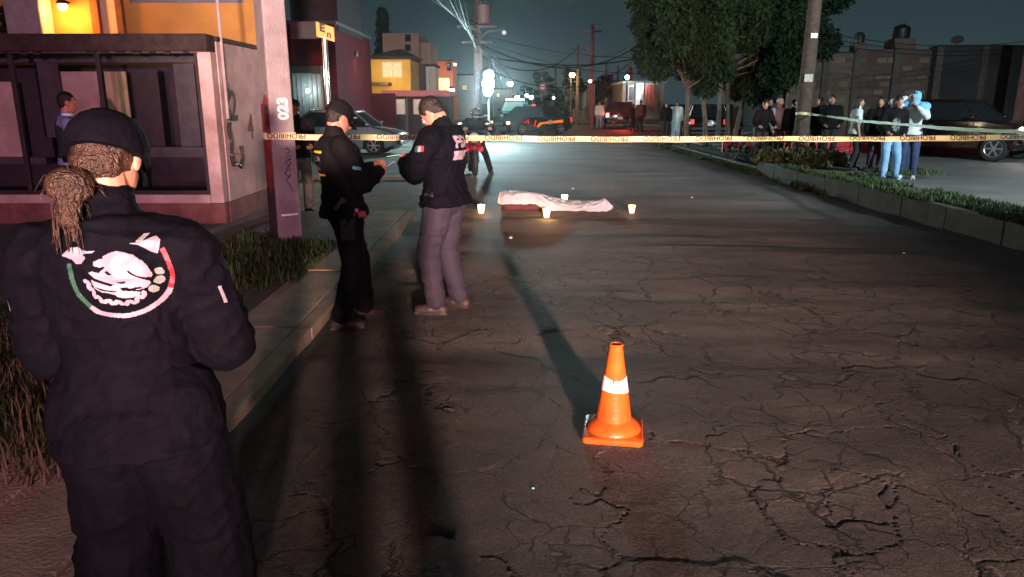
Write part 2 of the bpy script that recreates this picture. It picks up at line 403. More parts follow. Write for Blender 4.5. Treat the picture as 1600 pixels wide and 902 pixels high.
def cap(p, m, brim=True, lift=0.0, brim_len=.075, name='cap', k=1.0):
    H, hr, hf, hu, s = p['H'], p['hr']*k, p['hf']*k, p['hu']*k, p['s']
    g = G(); S = []
    for t in (0, 12, 28, 45, 62, 78, 88):
        q = math.cos(R(t)) ** .8; S.append((H(0,-.012,.03+lift) + hu*(.098*s*math.sin(R(t))), hr*(.093*s*q), hf*(.110*s*q)))
    g.loft([(H(0,-.012,.008+lift), hr*.092*s, hf*.109*s)] + S, 24)
    c = g.obj(name, m, p['root'], True, angle=60)
    if brim:
        g = G(); n = 13; top = []; bot = []
        for i in range(n):
            a = R(-72 + 144*i/(n-1)); x = math.sin(a)*.082; f = math.cos(a)*.098 - .012
            e = brim_len * math.cos(a)**.6 if math.cos(a) > 0 else 0
            drop = -.028*abs(math.sin(a))**2
            top.append((H(x*.96, f*.96, .012+lift), H(x*1.02, f + e, .0+lift + drop - .01)))
        v = [q for pr in top for q in pr] + [q - hu*.005*s for pr in top for q in pr]
        f = []
        for i in range(n-1):
            a = 2*i; f += [(a, a+1, a+3, a+2), (2*n+a, 2*n+a+2, 2*n+a+3, 2*n+a+1), (a+1, 2*n+a+1, 2*n+a+3, a+3), (a, a+2, 2*n+a+2, 2*n+a)]
        f += [(0, 2*n, 2*n+1, 1), (2*n-2, 2*n-1, 4*n-1, 4*n-2)]
        g.add(v, f); g.obj('cap_brim', m, c, True)
    return c

def decal(name, target, fn, half_w, half_h, origin, xdir, ydir, cell, mats, root, off=.002):
    """printed patch: cells of a small grid laid on the cloth surface. fn(X,Y) -> int array, -1 = empty"""
    x, y = Vector(xdir).normalized(), Vector(ydir).normalized(); n = x.cross(y).normalized(); o = Vector(origin)
    me = target.data
    bvh = BVHTree.FromPolygons([v.co for v in me.vertices], [tuple(p.vertices) for p in me.polygons])
    nx, ny = int(2*half_w/cell), int(2*half_h/cell)
    gx = (np.arange(nx)+.5)*cell - half_w; gy = (np.arange(ny)+.5)*cell - half_h
    X, Y = np.meshgrid(gx, gy); K = fn(X, Y)
    idx = {}; V = []; F_ = []; MI = []
    def vert(i, j):
        if (i, j) in idx: return idx[(i, j)]
        p = o + x*(i*cell - half_w) + y*(j*cell - half_h)
        hit = bvh.ray_cast(p + n*.5, -n, 1.0)
        q = hit[0] + n*off if hit[0] is not None else None
        idx[(i, j)] = None if q is None else len(V)
        if q is not None: V.append(tuple(q))
        return idx[(i, j)]
    for j in range(ny):
        for i in range(nx):
            if K[j, i] < 0: continue
            q = [vert(i,j), vert(i+1,j), vert(i+1,j+1), vert(i,j+1)]
            if None in q: continue
            F_.append(q); MI.append(int(K[j, i]))
    m = bpy.data.meshes.new(name); m.from_pydata(V, [], F_)
    for q in mats: m.materials.append(q)
    m.polygons.foreach_set('material_index', MI)
    ob = bpy.data.objects.new(name, m); C.objects.link(ob); ob.parent = root
    return ob
def inpoly(X, Y, poly):
    r = np.zeros(X.shape, bool); n = len(poly); j = n - 1
    for i in range(n):
        xi, yi = poly[i]; xj, yj = poly[j]
        if yi != yj:
            r ^= ((yi > Y) != (yj > Y)) & (X < (xj - xi) * (Y - yi) / (yj - yi) + xi)
        j = i
    return r
def text_fn(body, size, val=0, bold=0.0, lines=None):
    tris = []
    for bdy, sz, cy in (lines or [(body, size, 0)]):
        V, F_ = text_mesh(bdy, sz, bold)
        for f in F_: tris.append([(V[i].x, V[i].y + cy) for i in f])
    def fn(X, Y):
        K = np.full(X.shape, -1)
        for t in tris: K[inpoly(X, Y, t)] = val
        return K
    return fn
# ================================================================== GROUND
def road_material():
    m = bpy.data.materials.new('cracked_asphalt'); m.use_nodes = True; n = m.node_tree.nodes; L = m.node_tree.links
    b = n['Principled BSDF']; b.inputs['Diffuse Roughness'].default_value = 1.0; t = n.new('ShaderNodeTexCoord')
    def noise(sc, d=5, rough=.6, vec=None):
        q = n.new('ShaderNodeTexNoise'); q.inputs['Scale'].default_value = sc; q.inputs['Detail'].default_value = d
        q.inputs['Roughness'].default_value = rough; L.new(vec or t.outputs['Object'], q.inputs['Vector']); return q
    mp = n.new('ShaderNodeMapping'); mp.inputs['Scale'].default_value = (.35, 1, 1); L.new(t.outputs['Object'], mp.inputs[0])
    big = noise(.9, 5, .6, mp.outputs[0]); mid = noise(7, 6, .7); fine = noise(95, 3, .85)
    def ramp(src, a, b_, ca, cb):
        r = n.new('ShaderNodeValToRGB'); r.color_ramp.elements[0].position = a; r.color_ramp.elements[1].position = b_
        r.color_ramp.elements[0].color = (*ca, 1); r.color_ramp.elements[1].color = (*cb, 1); L.new(src, r.inputs[0]); return r
    c1 = ramp(big.outputs['Fac'], .35, .68, (.030, .028, .028), (.082, .077, .074))
    c2 = ramp(mid.outputs['Fac'], .3, .75, (.7, .7, .7), (1.25, 1.22, 1.2))
    c3 = ramp(fine.outputs['Fac'], .35, .72, (.42, .42, .42), (2.3, 2.25, 2.2))
    def mul(a, c, f=1):
        x = n.new('ShaderNodeMix'); x.data_type = 'RGBA'; x.blend_type = 'MULTIPLY'; x.inputs[0].default_value = f
        L.new(a, x.inputs[6]); L.new(c, x.inputs[7]); return x.outputs[2]
    col = mul(mul(c1.outputs[0], c2.outputs[0]), c3.outputs[0])
    at = n.new('ShaderNodeAttribute'); at.attribute_name = 'crack'
    x = n.new('ShaderNodeMix'); x.data_type = 'RGBA'; L.new(at.outputs['Fac'], x.inputs[0]); L.new(col, x.inputs[6]); x.inputs[7].default_value = (.012, .010, .009, 1)
    at2 = n.new('ShaderNodeAttribute'); at2.attribute_name = 'soil'  # edge dirt and patches, plus kerb shade painted into the colour
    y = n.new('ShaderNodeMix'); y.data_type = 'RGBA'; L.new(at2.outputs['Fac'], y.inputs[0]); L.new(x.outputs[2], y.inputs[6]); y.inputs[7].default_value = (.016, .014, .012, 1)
    at3 = n.new('ShaderNodeAttribute'); at3.attribute_name = 'chip'
    z = n.new('ShaderNodeMix'); z.data_type = 'RGBA'; L.new(at3.outputs['Fac'], z.inputs[0]); L.new(y.outputs[2], z.inputs[6]); z.inputs[7].default_value = (.24, .21, .18, 1)
    # fine crack network
    def vadd(v1, v2, sc):
        a = n.new('ShaderNodeVectorMath'); a.operation = 'MULTIPLY_ADD'; L.new(v2, a.inputs[0]); a.inputs[1].default_value = (sc, sc, 0); L.new(v1, a.inputs[2]); return a.outputs[0]
    w1 = noise(1.6, 3); w2 = noise(11, 4, .7)
    vv = vadd(vadd(t.outputs['Object'], w1.outputs['Color'], .55), w2.outputs['Color'], .11)
    def mth(op, a, c):
        q = n.new('ShaderNodeMath'); q.operation = op; q.use_clamp = False
        for k, s_ in enumerate((a, c)):
            if isinstance(s_, (int, float)): q.inputs[k].default_value = s_
            else: L.new(s_, q.inputs[k])
        return q.outputs[0]
    def mrange(src, a, c, d, e_):
        q = n.new('ShaderNodeMapRange'); L.new(src, q.inputs[0])
        for k, s_ in enumerate((a, c, d, e_)):
            if isinstance(s_, (int, float)): q.inputs[k+1].default_value = s_
            else: L.new(s_, q.inputs[k+1])
        return q.outputs[0]
    def vor(sc):
        q = n.new('ShaderNodeTexVoronoi'); q.voronoi_dimensions = '2D'; q.feature = 'DISTANCE_TO_EDGE'; q.inputs['Scale'].default_value = sc; L.new(vv, q.inputs['Vector']); return q.outputs['Distance']
    wn = noise(2.3, 4, .7); wid = mrange(wn.outputs['Fac'], .36, .66, .0, .050)
    dA = vor(1.7); dB = vor(3.9); az = n.new('ShaderNodeAttribute'); az.attribute_name = 'zone'
    wn2 = noise(1.1, 3); widB = mth('MULTIPLY', mrange(wn2.outputs['Fac'], .42, .60, .0, .050), az.outputs['Fac'])
    widA = mth('MULTIPLY', wid, az.outputs['Fac'])
    cA = mrange(dA, 0.0, mth('ADD', widA, .0006), 1, 0); cB = mrange(dB, 0.0, mth('ADD', widB, .0006), 1, 0)
    cc = mth('MULTIPLY', mth('MAXIMUM', cA, cB), mth('GREATER_THAN', az.outputs['Fac'], .02))
    rimn = noise(9, 3, .7)
    rim = mth('MULTIPLY', mrange(dA, mth('ADD', widA, .004), mth('ADD', mth('MULTIPLY', widA, 2.2), .006), 1, 0), mrange(rimn.outputs['Fac'], .54, .66, 0, .6))
    rim = mth('MULTIPLY', rim, mrange(widA, .006, .02, 0, 1))
    r1 = n.new('ShaderNodeMix'); r1.data_type = 'RGBA'; L.new(rim, r1.inputs[0]); L.new(z.outputs[2], r1.inputs[6]); r1.inputs[7].default_value = (.22, .18, .15, 1)
    r2 = n.new('ShaderNodeMix'); r2.data_type = 'RGBA'; L.new(cc, r2.inputs[0]); L.new(r1.outputs[2], r2.inputs[6]); r2.inputs[7].default_value = (.010, .008, .007, 1)
    L.new(r2.outputs[2], b.inputs['Base Color'])
    rr = n.new('ShaderNodeMapRange'); rr.inputs[3].default_value = .62; rr.inputs[4].default_value = .88; L.new(mid.outputs['Fac'], rr.inputs[0]); L.new(rr.outputs[0], b.inputs['Roughness'])
    bp = n.new('ShaderNodeBump'); bp.inputs['Strength'].default_value = .9; bp.inputs['Distance'].default_value = .008
    L.new(fine.outputs['Fac'], bp.inputs['Height'])
    bp2 = n.new('ShaderNodeBump'); bp2.inputs['Strength'].default_value = .5; bp2.inputs['Distance'].default_value = .02
    f2 = noise(34, 4, .7); L.new(f2.outputs['Fac'], bp2.inputs['Height']); L.new(bp.outputs[0], bp2.inputs['Normal'])
    bp3 = n.new('ShaderNodeBump'); bp3.invert = True; bp3.inputs['Strength'].default_value = .9; bp3.inputs['Distance'].default_value = .018; L.new(cc, bp3.inputs['Height']); L.new(bp2.outputs[0], bp3.inputs['Normal'])
    L.new(bp3.outputs[0], b.inputs['Normal'])
    return m
asphalt = road_material()

X0R, X1R = -1.5, 6.0
rows = [1.2]
while rows[-1] < 46: rows.append(rows[-1] + max(.0085, rows[-1]**2 / 1258 * .75))
ys = np.array(rows); xs = np.linspace(X0R - .02, X1R + .02, 720)
X, Y = np.meshgrid(xs, ys)
wx = (fbm(X*1.7, Y*1.7, 3, 4) - .5); wy = (fbm(X*1.7 + 9, Y*1.7, 4, 4) - .5)
jx = (fbm(X*9, Y*9, 13, 3) - .5)*.09; jy = (fbm(X*9 + 4, Y*9, 14, 3) - .5)*.09
def cracks(sx, sy, warp, seed, width, off=0):
    e, i_ = voronoi_edge((X + wx*warp + jx)*sx + off, (Y + wy*warp + jy)*sy + off, seed)
    q = np.clip(1 - e / (width * sx), 0, 1); return q, i_
reg = fbm(X*.55 + 3, Y*.55 + 1, 21, 3)
zone = np.clip((reg - .40)*6, 0, 1)
near = np.clip((10.5 - Y)/4, 0, 1) * np.clip((X + 1.35)*1.6, 0, 1)
wvar = .35 + 1.5*np.clip(fbm(X*3.1, Y*3.1, 41, 3) - .25, 0, 1)
c1, id1 = cracks(.95, 1.15, 1.1, 31, .0105); c1 = np.clip(c1 * wvar * 1.5, 0, 1) * np.clip((fbm(X*.9, Y*.9, 55, 3) - .33)*7, 0, 1)
c2, id2 = cracks(2.7, 3.2, .6, 37, .0072); c2 = np.clip(c2 * wvar * 1.3, 0, 1) * zone * np.clip((fbm(X*1.3 + 5, Y*1.3, 57, 3) - .42)*7, 0, 1)
c3, id3 = cracks(6.5, 7.5, .3, 43, .0048); c3 = c3 * np.clip((fbm(X*1.1 + 2, Y*1.1, 77, 3) - .56)*8, 0, 1)
crk = np.maximum(c1*.9, c2*.25) * near
# broken hole near the photographer, left of the shadow
def blob(cx, cy, rx, ry): 
    d = np.hypot((X - cx)/rx, (Y - cy)/ry) + (fbm(X*16, Y*16, 88, 4) - .5)*3.0
    return np.clip(1.25 - d, 0, 1)
ph = gp(680, 838); hole = blob(ph.x, ph.y, .05, .035)*.7
crk = np.maximum(crk, np.clip(hole*1.6, 0, 1))
und = (fbm(X*.28 + 2, Y*.62, 61, 3) - .5)*.085 + (fbm(X*.22 + 8, Y*1.5 + X*.12, 64, 3) - .5)*.060*np.clip((Y-3)/3, 0, 1)
und += (vnoise(X*1.6, Y*1.6, 66) - .5)*.014
fade = np.clip((46 - Y)/6, 0, 1)*np.clip((Y - 1.2)/.8, 0, 1)
plate = ((id1 - .5)*.005 + (id2 - .5)*.002*zone) * near
Z = und*fade*np.clip(1.6 - Y/40, .5, 1) + plate*fade + (fbm(X*22, Y*22, 71, 3) - .5)*.0025 - crk*.010 - hole*.02
c1w, _ = cracks(.95, 1.15, 1.1, 31, .05); Z += np.clip(c1w - .2, 0, 1)*.003*near*(c1 > .02)
edge = np.clip((X - (X1R - .9 - .35*fbm(Y*1.5, Y*0+3, 91, 3)))/.5, 0, 1)*.93  # shade beside the median kerb, painted into the road as a dark band
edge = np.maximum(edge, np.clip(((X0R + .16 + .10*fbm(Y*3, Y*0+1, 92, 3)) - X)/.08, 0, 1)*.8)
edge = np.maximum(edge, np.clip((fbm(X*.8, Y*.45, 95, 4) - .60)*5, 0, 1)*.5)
chip = (np.clip(c1w - c1*1.0, 0, 1) > .55) & (fbm(X*26, Y*26, 99, 2) > .60) & (c1 > .02)
chip = chip.astype(float)*near*.55 + ((vnoise(X*40, Y*40, 101) > .985) & (Y < 9)).astype(float)*.5
nr, ncol = X.shape
ii = np.arange(nr*ncol).reshape(nr, ncol)
Fq = np.stack([ii[:-1,:-1], ii[:-1,1:], ii[1:,1:], ii[1:,:-1]], -1).reshape(-1, 4)
road = np_mesh('road', np.stack([X, Y, Z], -1).reshape(-1, 3), Fq, asphalt, smooth=True); struct(road)
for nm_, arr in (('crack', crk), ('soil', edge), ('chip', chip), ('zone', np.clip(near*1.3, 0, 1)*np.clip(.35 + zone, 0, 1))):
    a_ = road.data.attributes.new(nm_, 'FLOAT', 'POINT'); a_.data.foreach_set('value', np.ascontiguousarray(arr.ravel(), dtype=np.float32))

far_asphalt = mat('far_asphalt', (.05, .05, .05), .8, var=.3, scale=.7, bump=.3, bscale=30)
pale_asphalt = mat('pale_asphalt', (.11, .105, .10), .75, var=.35, scale=.9, bump=.35, bscale=26)
concrete = mat('concrete_slab', (.36, .29, .21), .85, var=.3, scale=3.5, bump=.5, bscale=55)
old_conc = mat('old_concrete', (.13, .125, .11), .9, var=.45, scale=2.2, bump=.8, bscale=28)
soil = mat('soil', (.050, .034, .022), .95, var=.5, scale=3, bump=1.0, bscale=22)
def slab(name, x0, x1, y0, y1, z, m, th=.3):
    return struct(G().bb(x0, x1, y0, y1, z - th, z).obj(name, m))
slab('ground', -400, 400, -80, 700, -.14, soil, .3)
slab('road_behind', X0R, X1R, -40, 1.2, -.004, far_asphalt, .1)
slab('road_far', -3.4, 7.4, 46.0, 420, -.004, far_asphalt, .1)
slab('road_shoulder', -3.4, X0R - .02, 30, 46.0, -.002, far_asphalt, .1)
slab('cross_street', X1R + .02, 40, 33, 46, -.03, far_asphalt, .1)
slab('side_street', -60, X0R - .02, 11.5, 30, -.03, old_conc, .08)
slab('side_street_far', -60, -3.4, 30, 46, -.006, old_conc, .1)
slab('carriageway', 7.02, 70, -30, 33, .18, pale_asphalt, .3)
slab('left_pavement', -60, -3.4, 46, 420, .1, old_conc, .2)
slab('right_pavement', 7.4, 90, 46, 420, .1, old_conc, .2)
# pavement on the left: base with separate slabs along the kerb
pv = struct(G().bb(-60, X0R - .62, -20, 11.4, -.1, .085).obj('pavement', old_conc))
rnd = random.Random(3)
y = -2.0; k = 0
sl = []
for L_ in [1.9, 1.6, 2.1, 1.7, 1.9, 1.6, 2.0, 2.4]:
    sl.append((y, y + L_ - .012)); y += L_
sl[-1] = (sl[-1][0], 11.4)
for a, b in sl:
    G().bb(X0R - .61, X0R - .13, a, b, -.08, .095 + rnd.uniform(-.006, .006)).obj('paving_slab', concrete, pv, bevel=.008)
    G().bb(X0R - .125, X0R + .0, a, b, -.08, .085 + rnd.uniform(-.006, .004)).obj('kerb_stone', concrete, pv, bevel=.014)
for a, b in ((-.4, 1.6), (1.62, 3.6)):
    G().bb(X0R - 1.9, X0R - .62, a, b, .0, .10).obj('paving_slab', concrete, pv, bevel=.01)
# far kerb of the side street
pk = struct(G().bb(-7.5, -1.75, 17.3, 17.55, -.05, .05).obj('street_kerb', concrete, bevel=.02))

# median with stone kerb
med = struct(G().bb(6.16, 6.9, -10, 15, -.1, .30).obj('median', soil))
struct(G().add([(6.16,15,.30),(6.9,15,.30),(8.7,20,.30),(9.6,34,.25),(6.4,34,.12),(6.16,22,.2)], [(0,1,2,3,4,5)]).obj('median_far', soil))
struct(G().add([(6.9,13,.17),(6.9,13,.30),(6.9,15,.30),(8.7,20,.30),(9.6,34,.25),(9.6,34,.1),(8.7,20,.1),(6.9,15,.1)], [(1,2,7,0),(2,3,6,7),(3,4,5,6)]).obj('median_bank', soil))
rnd = random.Random(5); y = -6.0
kerb_m = mat('kerb_concrete', (.085, .085, .065), .9, var=.4, scale=2.6, bump=.9, bscale=30)
while y < 17.5:
    L_ = rnd.uniform(1.2, 1.5)
    G().bb(6.0 + rnd.uniform(-.006,.006), 6.155, y, y + L_ - .006, -.08, .325 + rnd.uniform(-.008,.008)).obj('kerb_stone', kerb_m, med, bevel=.018)
    if y < 14: G().bb(6.905, 7.02, y, y + L_ - .015, .0, .305 + rnd.uniform(-.006,.006)).obj('kerb_stone', kerb_m, med, bevel=.015)
    y += L_

# grass and weeds (uncountable)
grass_m = mat('grass', (.015, .040, .008), .7, var=.5, scale=9, col2=(.045, .075, .015))
dry_m = mat('dry_grass', (.07, .055, .03), .8, var=.5, scale=14, col2=(.15, .12, .06))
def blades(name, pts, hmin, hmax, m, wd=.006, lean=.45, seed=0, label=None):
    rs = np.random.RandomState(seed); n = len(pts); P = np.asarray(pts, float)
    hh = rs.uniform(hmin, hmax, n)*rs.uniform(.6, 1, n); az = rs.uniform(0, 2*np.pi, n); le = rs.uniform(.05, lean, n)*hh
    dx, dy = np.cos(az), np.sin(az); px, py = -dy*wd, dx*wd
    V = np.zeros((n, 5, 3))
    V[:,0] = P + np.stack([px,py,0*px-.01],-1); V[:,1] = P - np.stack([px,py,0*px+.01],-1)
    mid = P + np.stack([dx*le*.35, dy*le*.35, hh*.6],-1)
    V[:,2] = mid + np.stack([px,py,0*px],-1)*.75; V[:,3] = mid - np.stack([px,py,0*px],-1)*.75
    V[:,4] = P + np.stack([dx*le, dy*le, hh*(1 - .25*le/hh)],-1)
    b = (np.arange(n)*5)[:,None]
    F_ = np.concatenate([b+np.array([[0,1,3]]), b+np.array([[0,3,2]]), b+np.array([[2,3,4]])])
    o = np_mesh(name, V.reshape(-1,3), F_, m); return tag(o, label, None, None, 'stuff')
rs = np.random.RandomState(11)
def scatter(n, x0, x1, y0, y1, z, sc=.8, th=.45, seed=0, zf=None, pw=1.0):
    x = rs.uniform(x0, x1, n*3); y = y0 + (y1 - y0)*rs.uniform(0, 1, n*3)**pw
    k = fbm(x*sc, y*sc, seed, 3) > th; x, y = x[k][:n], y[k][:n]
    return np.stack([x, y, np.full(len(x), z) if zf is None else zf(x, y)], -1)
blades('median_grass', np.concatenate([scatter(15000, 6.14, 6.92, 5, 15, .30, 1.2, .40, 4), scatter(9000, 6.14, 8.9, 15, 31, .29, .5, .45, 5)]), .03, .13, grass_m, .008, .7, 1, 'low green grass on the raised median strip')
blades('kerb_overhang', scatter(5200, 6.0, 6.2, 5.5, 17, .31, 1.1, .42, 31), .04, .14, grass_m, .007, 1.3, 12, 'ragged grass hanging over the median kerb stones')
blades('kerb_grass', scatter(5000, 5.75, 6.05, 12, 30, .02, .8, .45, 8), .04, .2, grass_m, .009, .8, 2, 'weeds along the foot of the median kerb')
blades('pavement_grass', np.concatenate([scatter(5200, -3.9, X0R - .75, 5.8, 9.2, .085, 1.6, .50, 14), scatter(3000, -3.6, -2.0, 6.4, 8.6, .085, 2, .35, 15)]), .03, .15, grass_m, .007, .7, 3, 'green weeds in the verge around the concrete pole')
blades('dry_grass', scatter(5200, -4.6, -2.0, 2.9, 5.2, .085, 1.2, .42, 17), .06, .30, dry_m, .005, .9, 4, 'dry straw and weeds beside the woman')
blades('verge_grass', scatter(3500, -4.8, -2.2, 3.0, 5.4, .085, 1.2, .40, 19), .06, .28, grass_m, .006, .8, 6, 'dark green weeds beside the woman')
def leaf_cloud(n, centers, radii, size, seed, squash=1.0, droop=0.0):
    rs = np.random.RandomState(seed); k = rs.randint(0, len(centers), n); c = np.asarray(centers)[k]; r = np.asarray(radii)[k]
    d = rs.normal(size=(n,3)); d /= np.linalg.norm(d, axis=1)[:,None]
    p = c + d*(r*rs.uniform(.35, 1.0, n)**.5)[:,None]*np.array([1,1,squash])
    a = rs.normal(size=(n,3)); a[:,2] -= droop; a /= np.linalg.norm(a, axis=1)[:,None]
    b = np.cross(a, rs.normal(size=(n,3))); b /= np.linalg.norm(b, axis=1)[:,None]
    s_ = size*rs.uniform(.5, 1.4, n)[:,None]
    V = np.stack([p, p + a*s_*.5 + b*s_*.22, p + a*s_, p + a*s_*.5 - b*s_*.22], 1).reshape(-1,3)
    F_ = (np.arange(n)*4)[:,None] + np.array([[0,1,2,3]])
    return V, F_
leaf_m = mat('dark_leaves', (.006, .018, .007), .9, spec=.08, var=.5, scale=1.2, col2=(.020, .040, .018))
bush_m = mat('bush_leaves', (.04, .06, .018), .6, var=.5, scale=5, col2=(.10, .12, .04))
bark_m = mat('bark', (.10, .075, .055), .9, var=.4, scale=9, bump=1, bscale=30)
pole_c = gp(1248, 246, .30)
t = thing('bush', 'straggly green bush at the foot of the wooden pole on the median', 'bush', (pole_c.x - .1, pole_c.y - 1.6, .28))
cs = [(rs.uniform(-1.35, .1), rs.uniform(-1.4, 1.2), rs.uniform(-.06, .16)) for _ in range(24)]
V, F_ = leaf_cloud(9000, cs, [rs.uniform(.14, .34) for _ in cs], .12, 3, .8)
tag(np_mesh('foliage', V, F_, bush_m, t), None, None, None, 'stuff')
g = G()
for q in range(16): g.tube([(rs.uniform(-.4,.4), rs.uniform(-.4,.4), -.05), (rs.uniform(-.7,.7), rs.uniform(-.7,.7), .25), (rs.uniform(-1.1,1.1), rs.uniform(-1,1), .5)], .012, 5, .005)
g.obj('stem', bark_m, t)

# ================================================================== TREES
def tree(label, loc, h, crown, stems, nleaf, lsize, m, seed, group=None, droop=.5, name='tree', trunk_r=.1, lobes=60):
    rr = np.random.RandomState(seed); t = thing(name, label, 'tree', loc, 0, group)
    tops = []
    for sx_, sy_, tx, ty, tz in stems:
        q = G(); q.tube([(sx_, sy_, -.1), (sx_ + (tx-sx_)*.3 + rr.uniform(-.06,.06), sy_ + (ty-sy_)*.3, tz*.4), (tx, ty, tz), (tx*1.4, ty*1.3, tz*1.5)], trunk_r, 9, trunk_r*.45)
        q.obj('trunk', bark_m, t, True); tops.append((tx, ty, tz))
    cs, rd = [], []
    (cx, cy, cz), (ax, ay, az) = crown
    while len(cs) < lobes:
        d = rr.normal(size=3); d /= np.linalg.norm(d); q = rr.uniform(.35, 1)**.6
        c = np.array([cx, cy, cz]) + d*np.array([ax, ay, az])*q*rr.uniform(.85, 1.08)
        cs.append(tuple(c)); rd.append(rr.uniform(.13, .26)*min(ax, az)*(1.15 - .3*q))
    g = G()
    for i in range(0, len(cs), max(1, len(cs)//26)):
        tp = tops[i % len(tops)]; c = cs[i]
        g.tube([tp, tuple((tp[k]*.5 + c[k]*.5) + rr.uniform(-.15,.15) for k in range(3)), c], trunk_r*.4, 6, trunk_r*.08)
    g.obj('branch', bark_m, t, True)
    V, F_ = leaf_cloud(nleaf, cs, rd, lsize, seed, .8, droop)
    tag(np_mesh('crown', V, F_, m, t), None, None, None, 'stuff'); return t
tr_b = gp(1118, 226, .25)
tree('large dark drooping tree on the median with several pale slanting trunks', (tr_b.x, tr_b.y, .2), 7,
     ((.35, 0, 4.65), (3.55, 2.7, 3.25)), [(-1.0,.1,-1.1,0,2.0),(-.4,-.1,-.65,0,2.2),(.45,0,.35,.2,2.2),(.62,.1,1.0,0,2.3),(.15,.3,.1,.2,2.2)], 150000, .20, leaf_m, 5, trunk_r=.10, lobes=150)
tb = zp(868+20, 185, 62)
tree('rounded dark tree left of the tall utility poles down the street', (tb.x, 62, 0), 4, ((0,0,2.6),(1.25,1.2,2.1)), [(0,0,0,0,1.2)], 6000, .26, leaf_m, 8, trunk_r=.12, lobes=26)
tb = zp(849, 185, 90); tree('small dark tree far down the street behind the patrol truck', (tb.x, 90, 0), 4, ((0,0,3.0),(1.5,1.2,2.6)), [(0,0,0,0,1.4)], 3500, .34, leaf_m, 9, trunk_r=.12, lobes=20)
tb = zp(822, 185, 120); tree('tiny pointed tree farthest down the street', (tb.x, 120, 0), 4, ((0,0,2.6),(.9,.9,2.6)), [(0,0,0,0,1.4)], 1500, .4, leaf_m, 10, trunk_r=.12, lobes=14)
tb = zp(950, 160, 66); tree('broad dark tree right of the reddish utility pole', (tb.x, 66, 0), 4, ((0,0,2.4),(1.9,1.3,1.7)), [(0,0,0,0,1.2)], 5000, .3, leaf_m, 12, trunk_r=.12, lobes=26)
# cypress
tb = zp(601, 92, 72); t = thing('cypress', 'tall narrow cypress rising behind the tan building', 'tree', (tb.x, 72, 0))
hz_ = zp(598, 8, 72).z
G().cyl((0,0,0), (0,0,hz_*.8), .16, .04).obj('trunk', bark_m, t, True)
cs = [(rs.uniform(-.25,.25)*(1.15-q), rs.uniform(-.25,.25), 1 + q*(hz_-1.6)) for q in np.linspace(0,1,40)]
V, F_ = leaf_cloud(7000, cs, [ .95*(1 - q)**.55*1.0 + .12 for q in np.linspace(0,.99,40)], .4, 21, .9, -1.2)
tag(np_mesh('crown', V, F_, leaf_m, t), None, None, None, 'stuff')

# ================================================================== BUILDINGS
pink_wall = mat('pink_plaster', (.30, .22, .21), .85, var=.3, scale=2.2, bump=.6, bscale=30, col2=(.56,.45,.43), detail=8)
red_base = mat('red_plaster', (.17, .075, .07), .85, var=.45, scale=3, bump=.5, bscale=30)
dark_trim = mat('dark_roof', (.030, .022, .020), .9, var=.5, scale=8, bump=.8, bscale=30)
dark_frame = mat('dark_frame', (.018, .016, .018), .6, var=.3, scale=9)
grey_frame = mat('grey_frame', (.085, .085, .10), .6, var=.3, scale=6)
dark_glass = glass_mat('booth_glass', (.015, .014, .02), .12)
Yb = 10.2
cx0 = gp(350, 343, .09); BX = -3.97                    # booth corner
def bz(py, Y=Yb, px=300): return zp(px, py, Y).z
bt = thing('guard_booth', 'pink roadside booth with wide dark windows and painted number 2 4 on its side', 'booth', (0, 0, 0))
zs, zw0, zw1, ztop = bz(318), bz(304), bz(80), bz(50)
XL = -13.0; WX = zp(319, 200, Yb).x
G().bb(XL, BX, Yb, Yb + .16, .0, zs).obj('lower_wall', red_base, bt, bevel=.01)
G().bb(XL, WX, Yb - .03, Yb + .17, zs + .003, zw0).obj('sill', pink_wall, bt, bevel=.01)
G().bb(WX, BX - .002, Yb - .01, Yb + .2, zs + .003, ztop - .253).obj('corner_pillar', pink_wall, bt, bevel=.012)
G().bb(XL, BX - .004, Yb - .012, Yb + .18, zw1 + .02, ztop - .255).obj('lintel', pink_wall, bt, bevel=.01)
G().bb(BX - .16, BX + .01, Yb + .202, Yb + 2.6, zs + .003, ztop - .103).obj('side_wall', pink_wall, bt, bevel=.01)
G().bb(BX - .16, BX + .012, Yb + .162, Yb + 2.6, .0, zs).obj('side_base', red_base, bt, bevel=.01)
rf = G().bb(XL, BX + .01, Yb - .14, Yb + .16, ztop - .25, ztop - .03).obj('roof_fascia', dark_trim, bt, bevel=.02)
G().bb(XL, BX + .04, Yb + .163, Yb + 2.8, ztop - .10, ztop - .04).obj('roof', dark_trim, bt, bevel=.01)
G().bb(XL, BX - .16, Yb + 2.45, Yb + 2.6, 0, ztop - .3).obj('back_wall', mat('inner_wall', (.05,.042,.055), .9, var=.3), bt)
G().bb(XL, BX - .2, Yb + .2, Yb + 2.4, 0, .12).obj('floor', old_conc, bt)
x = XL + .3; rn = random.Random(8)
while x < BX - .2:
    if rn.random() < .85: G().bb(x, x + rn.uniform(.06, .13), Yb - .05, Yb - .012, zw1 + .03, ztop - .262 - rn.uniform(0, .03)).obj('rafter_end', dark_trim, rf, bevel=.01)
    x += rn.uniform(.19, .27)
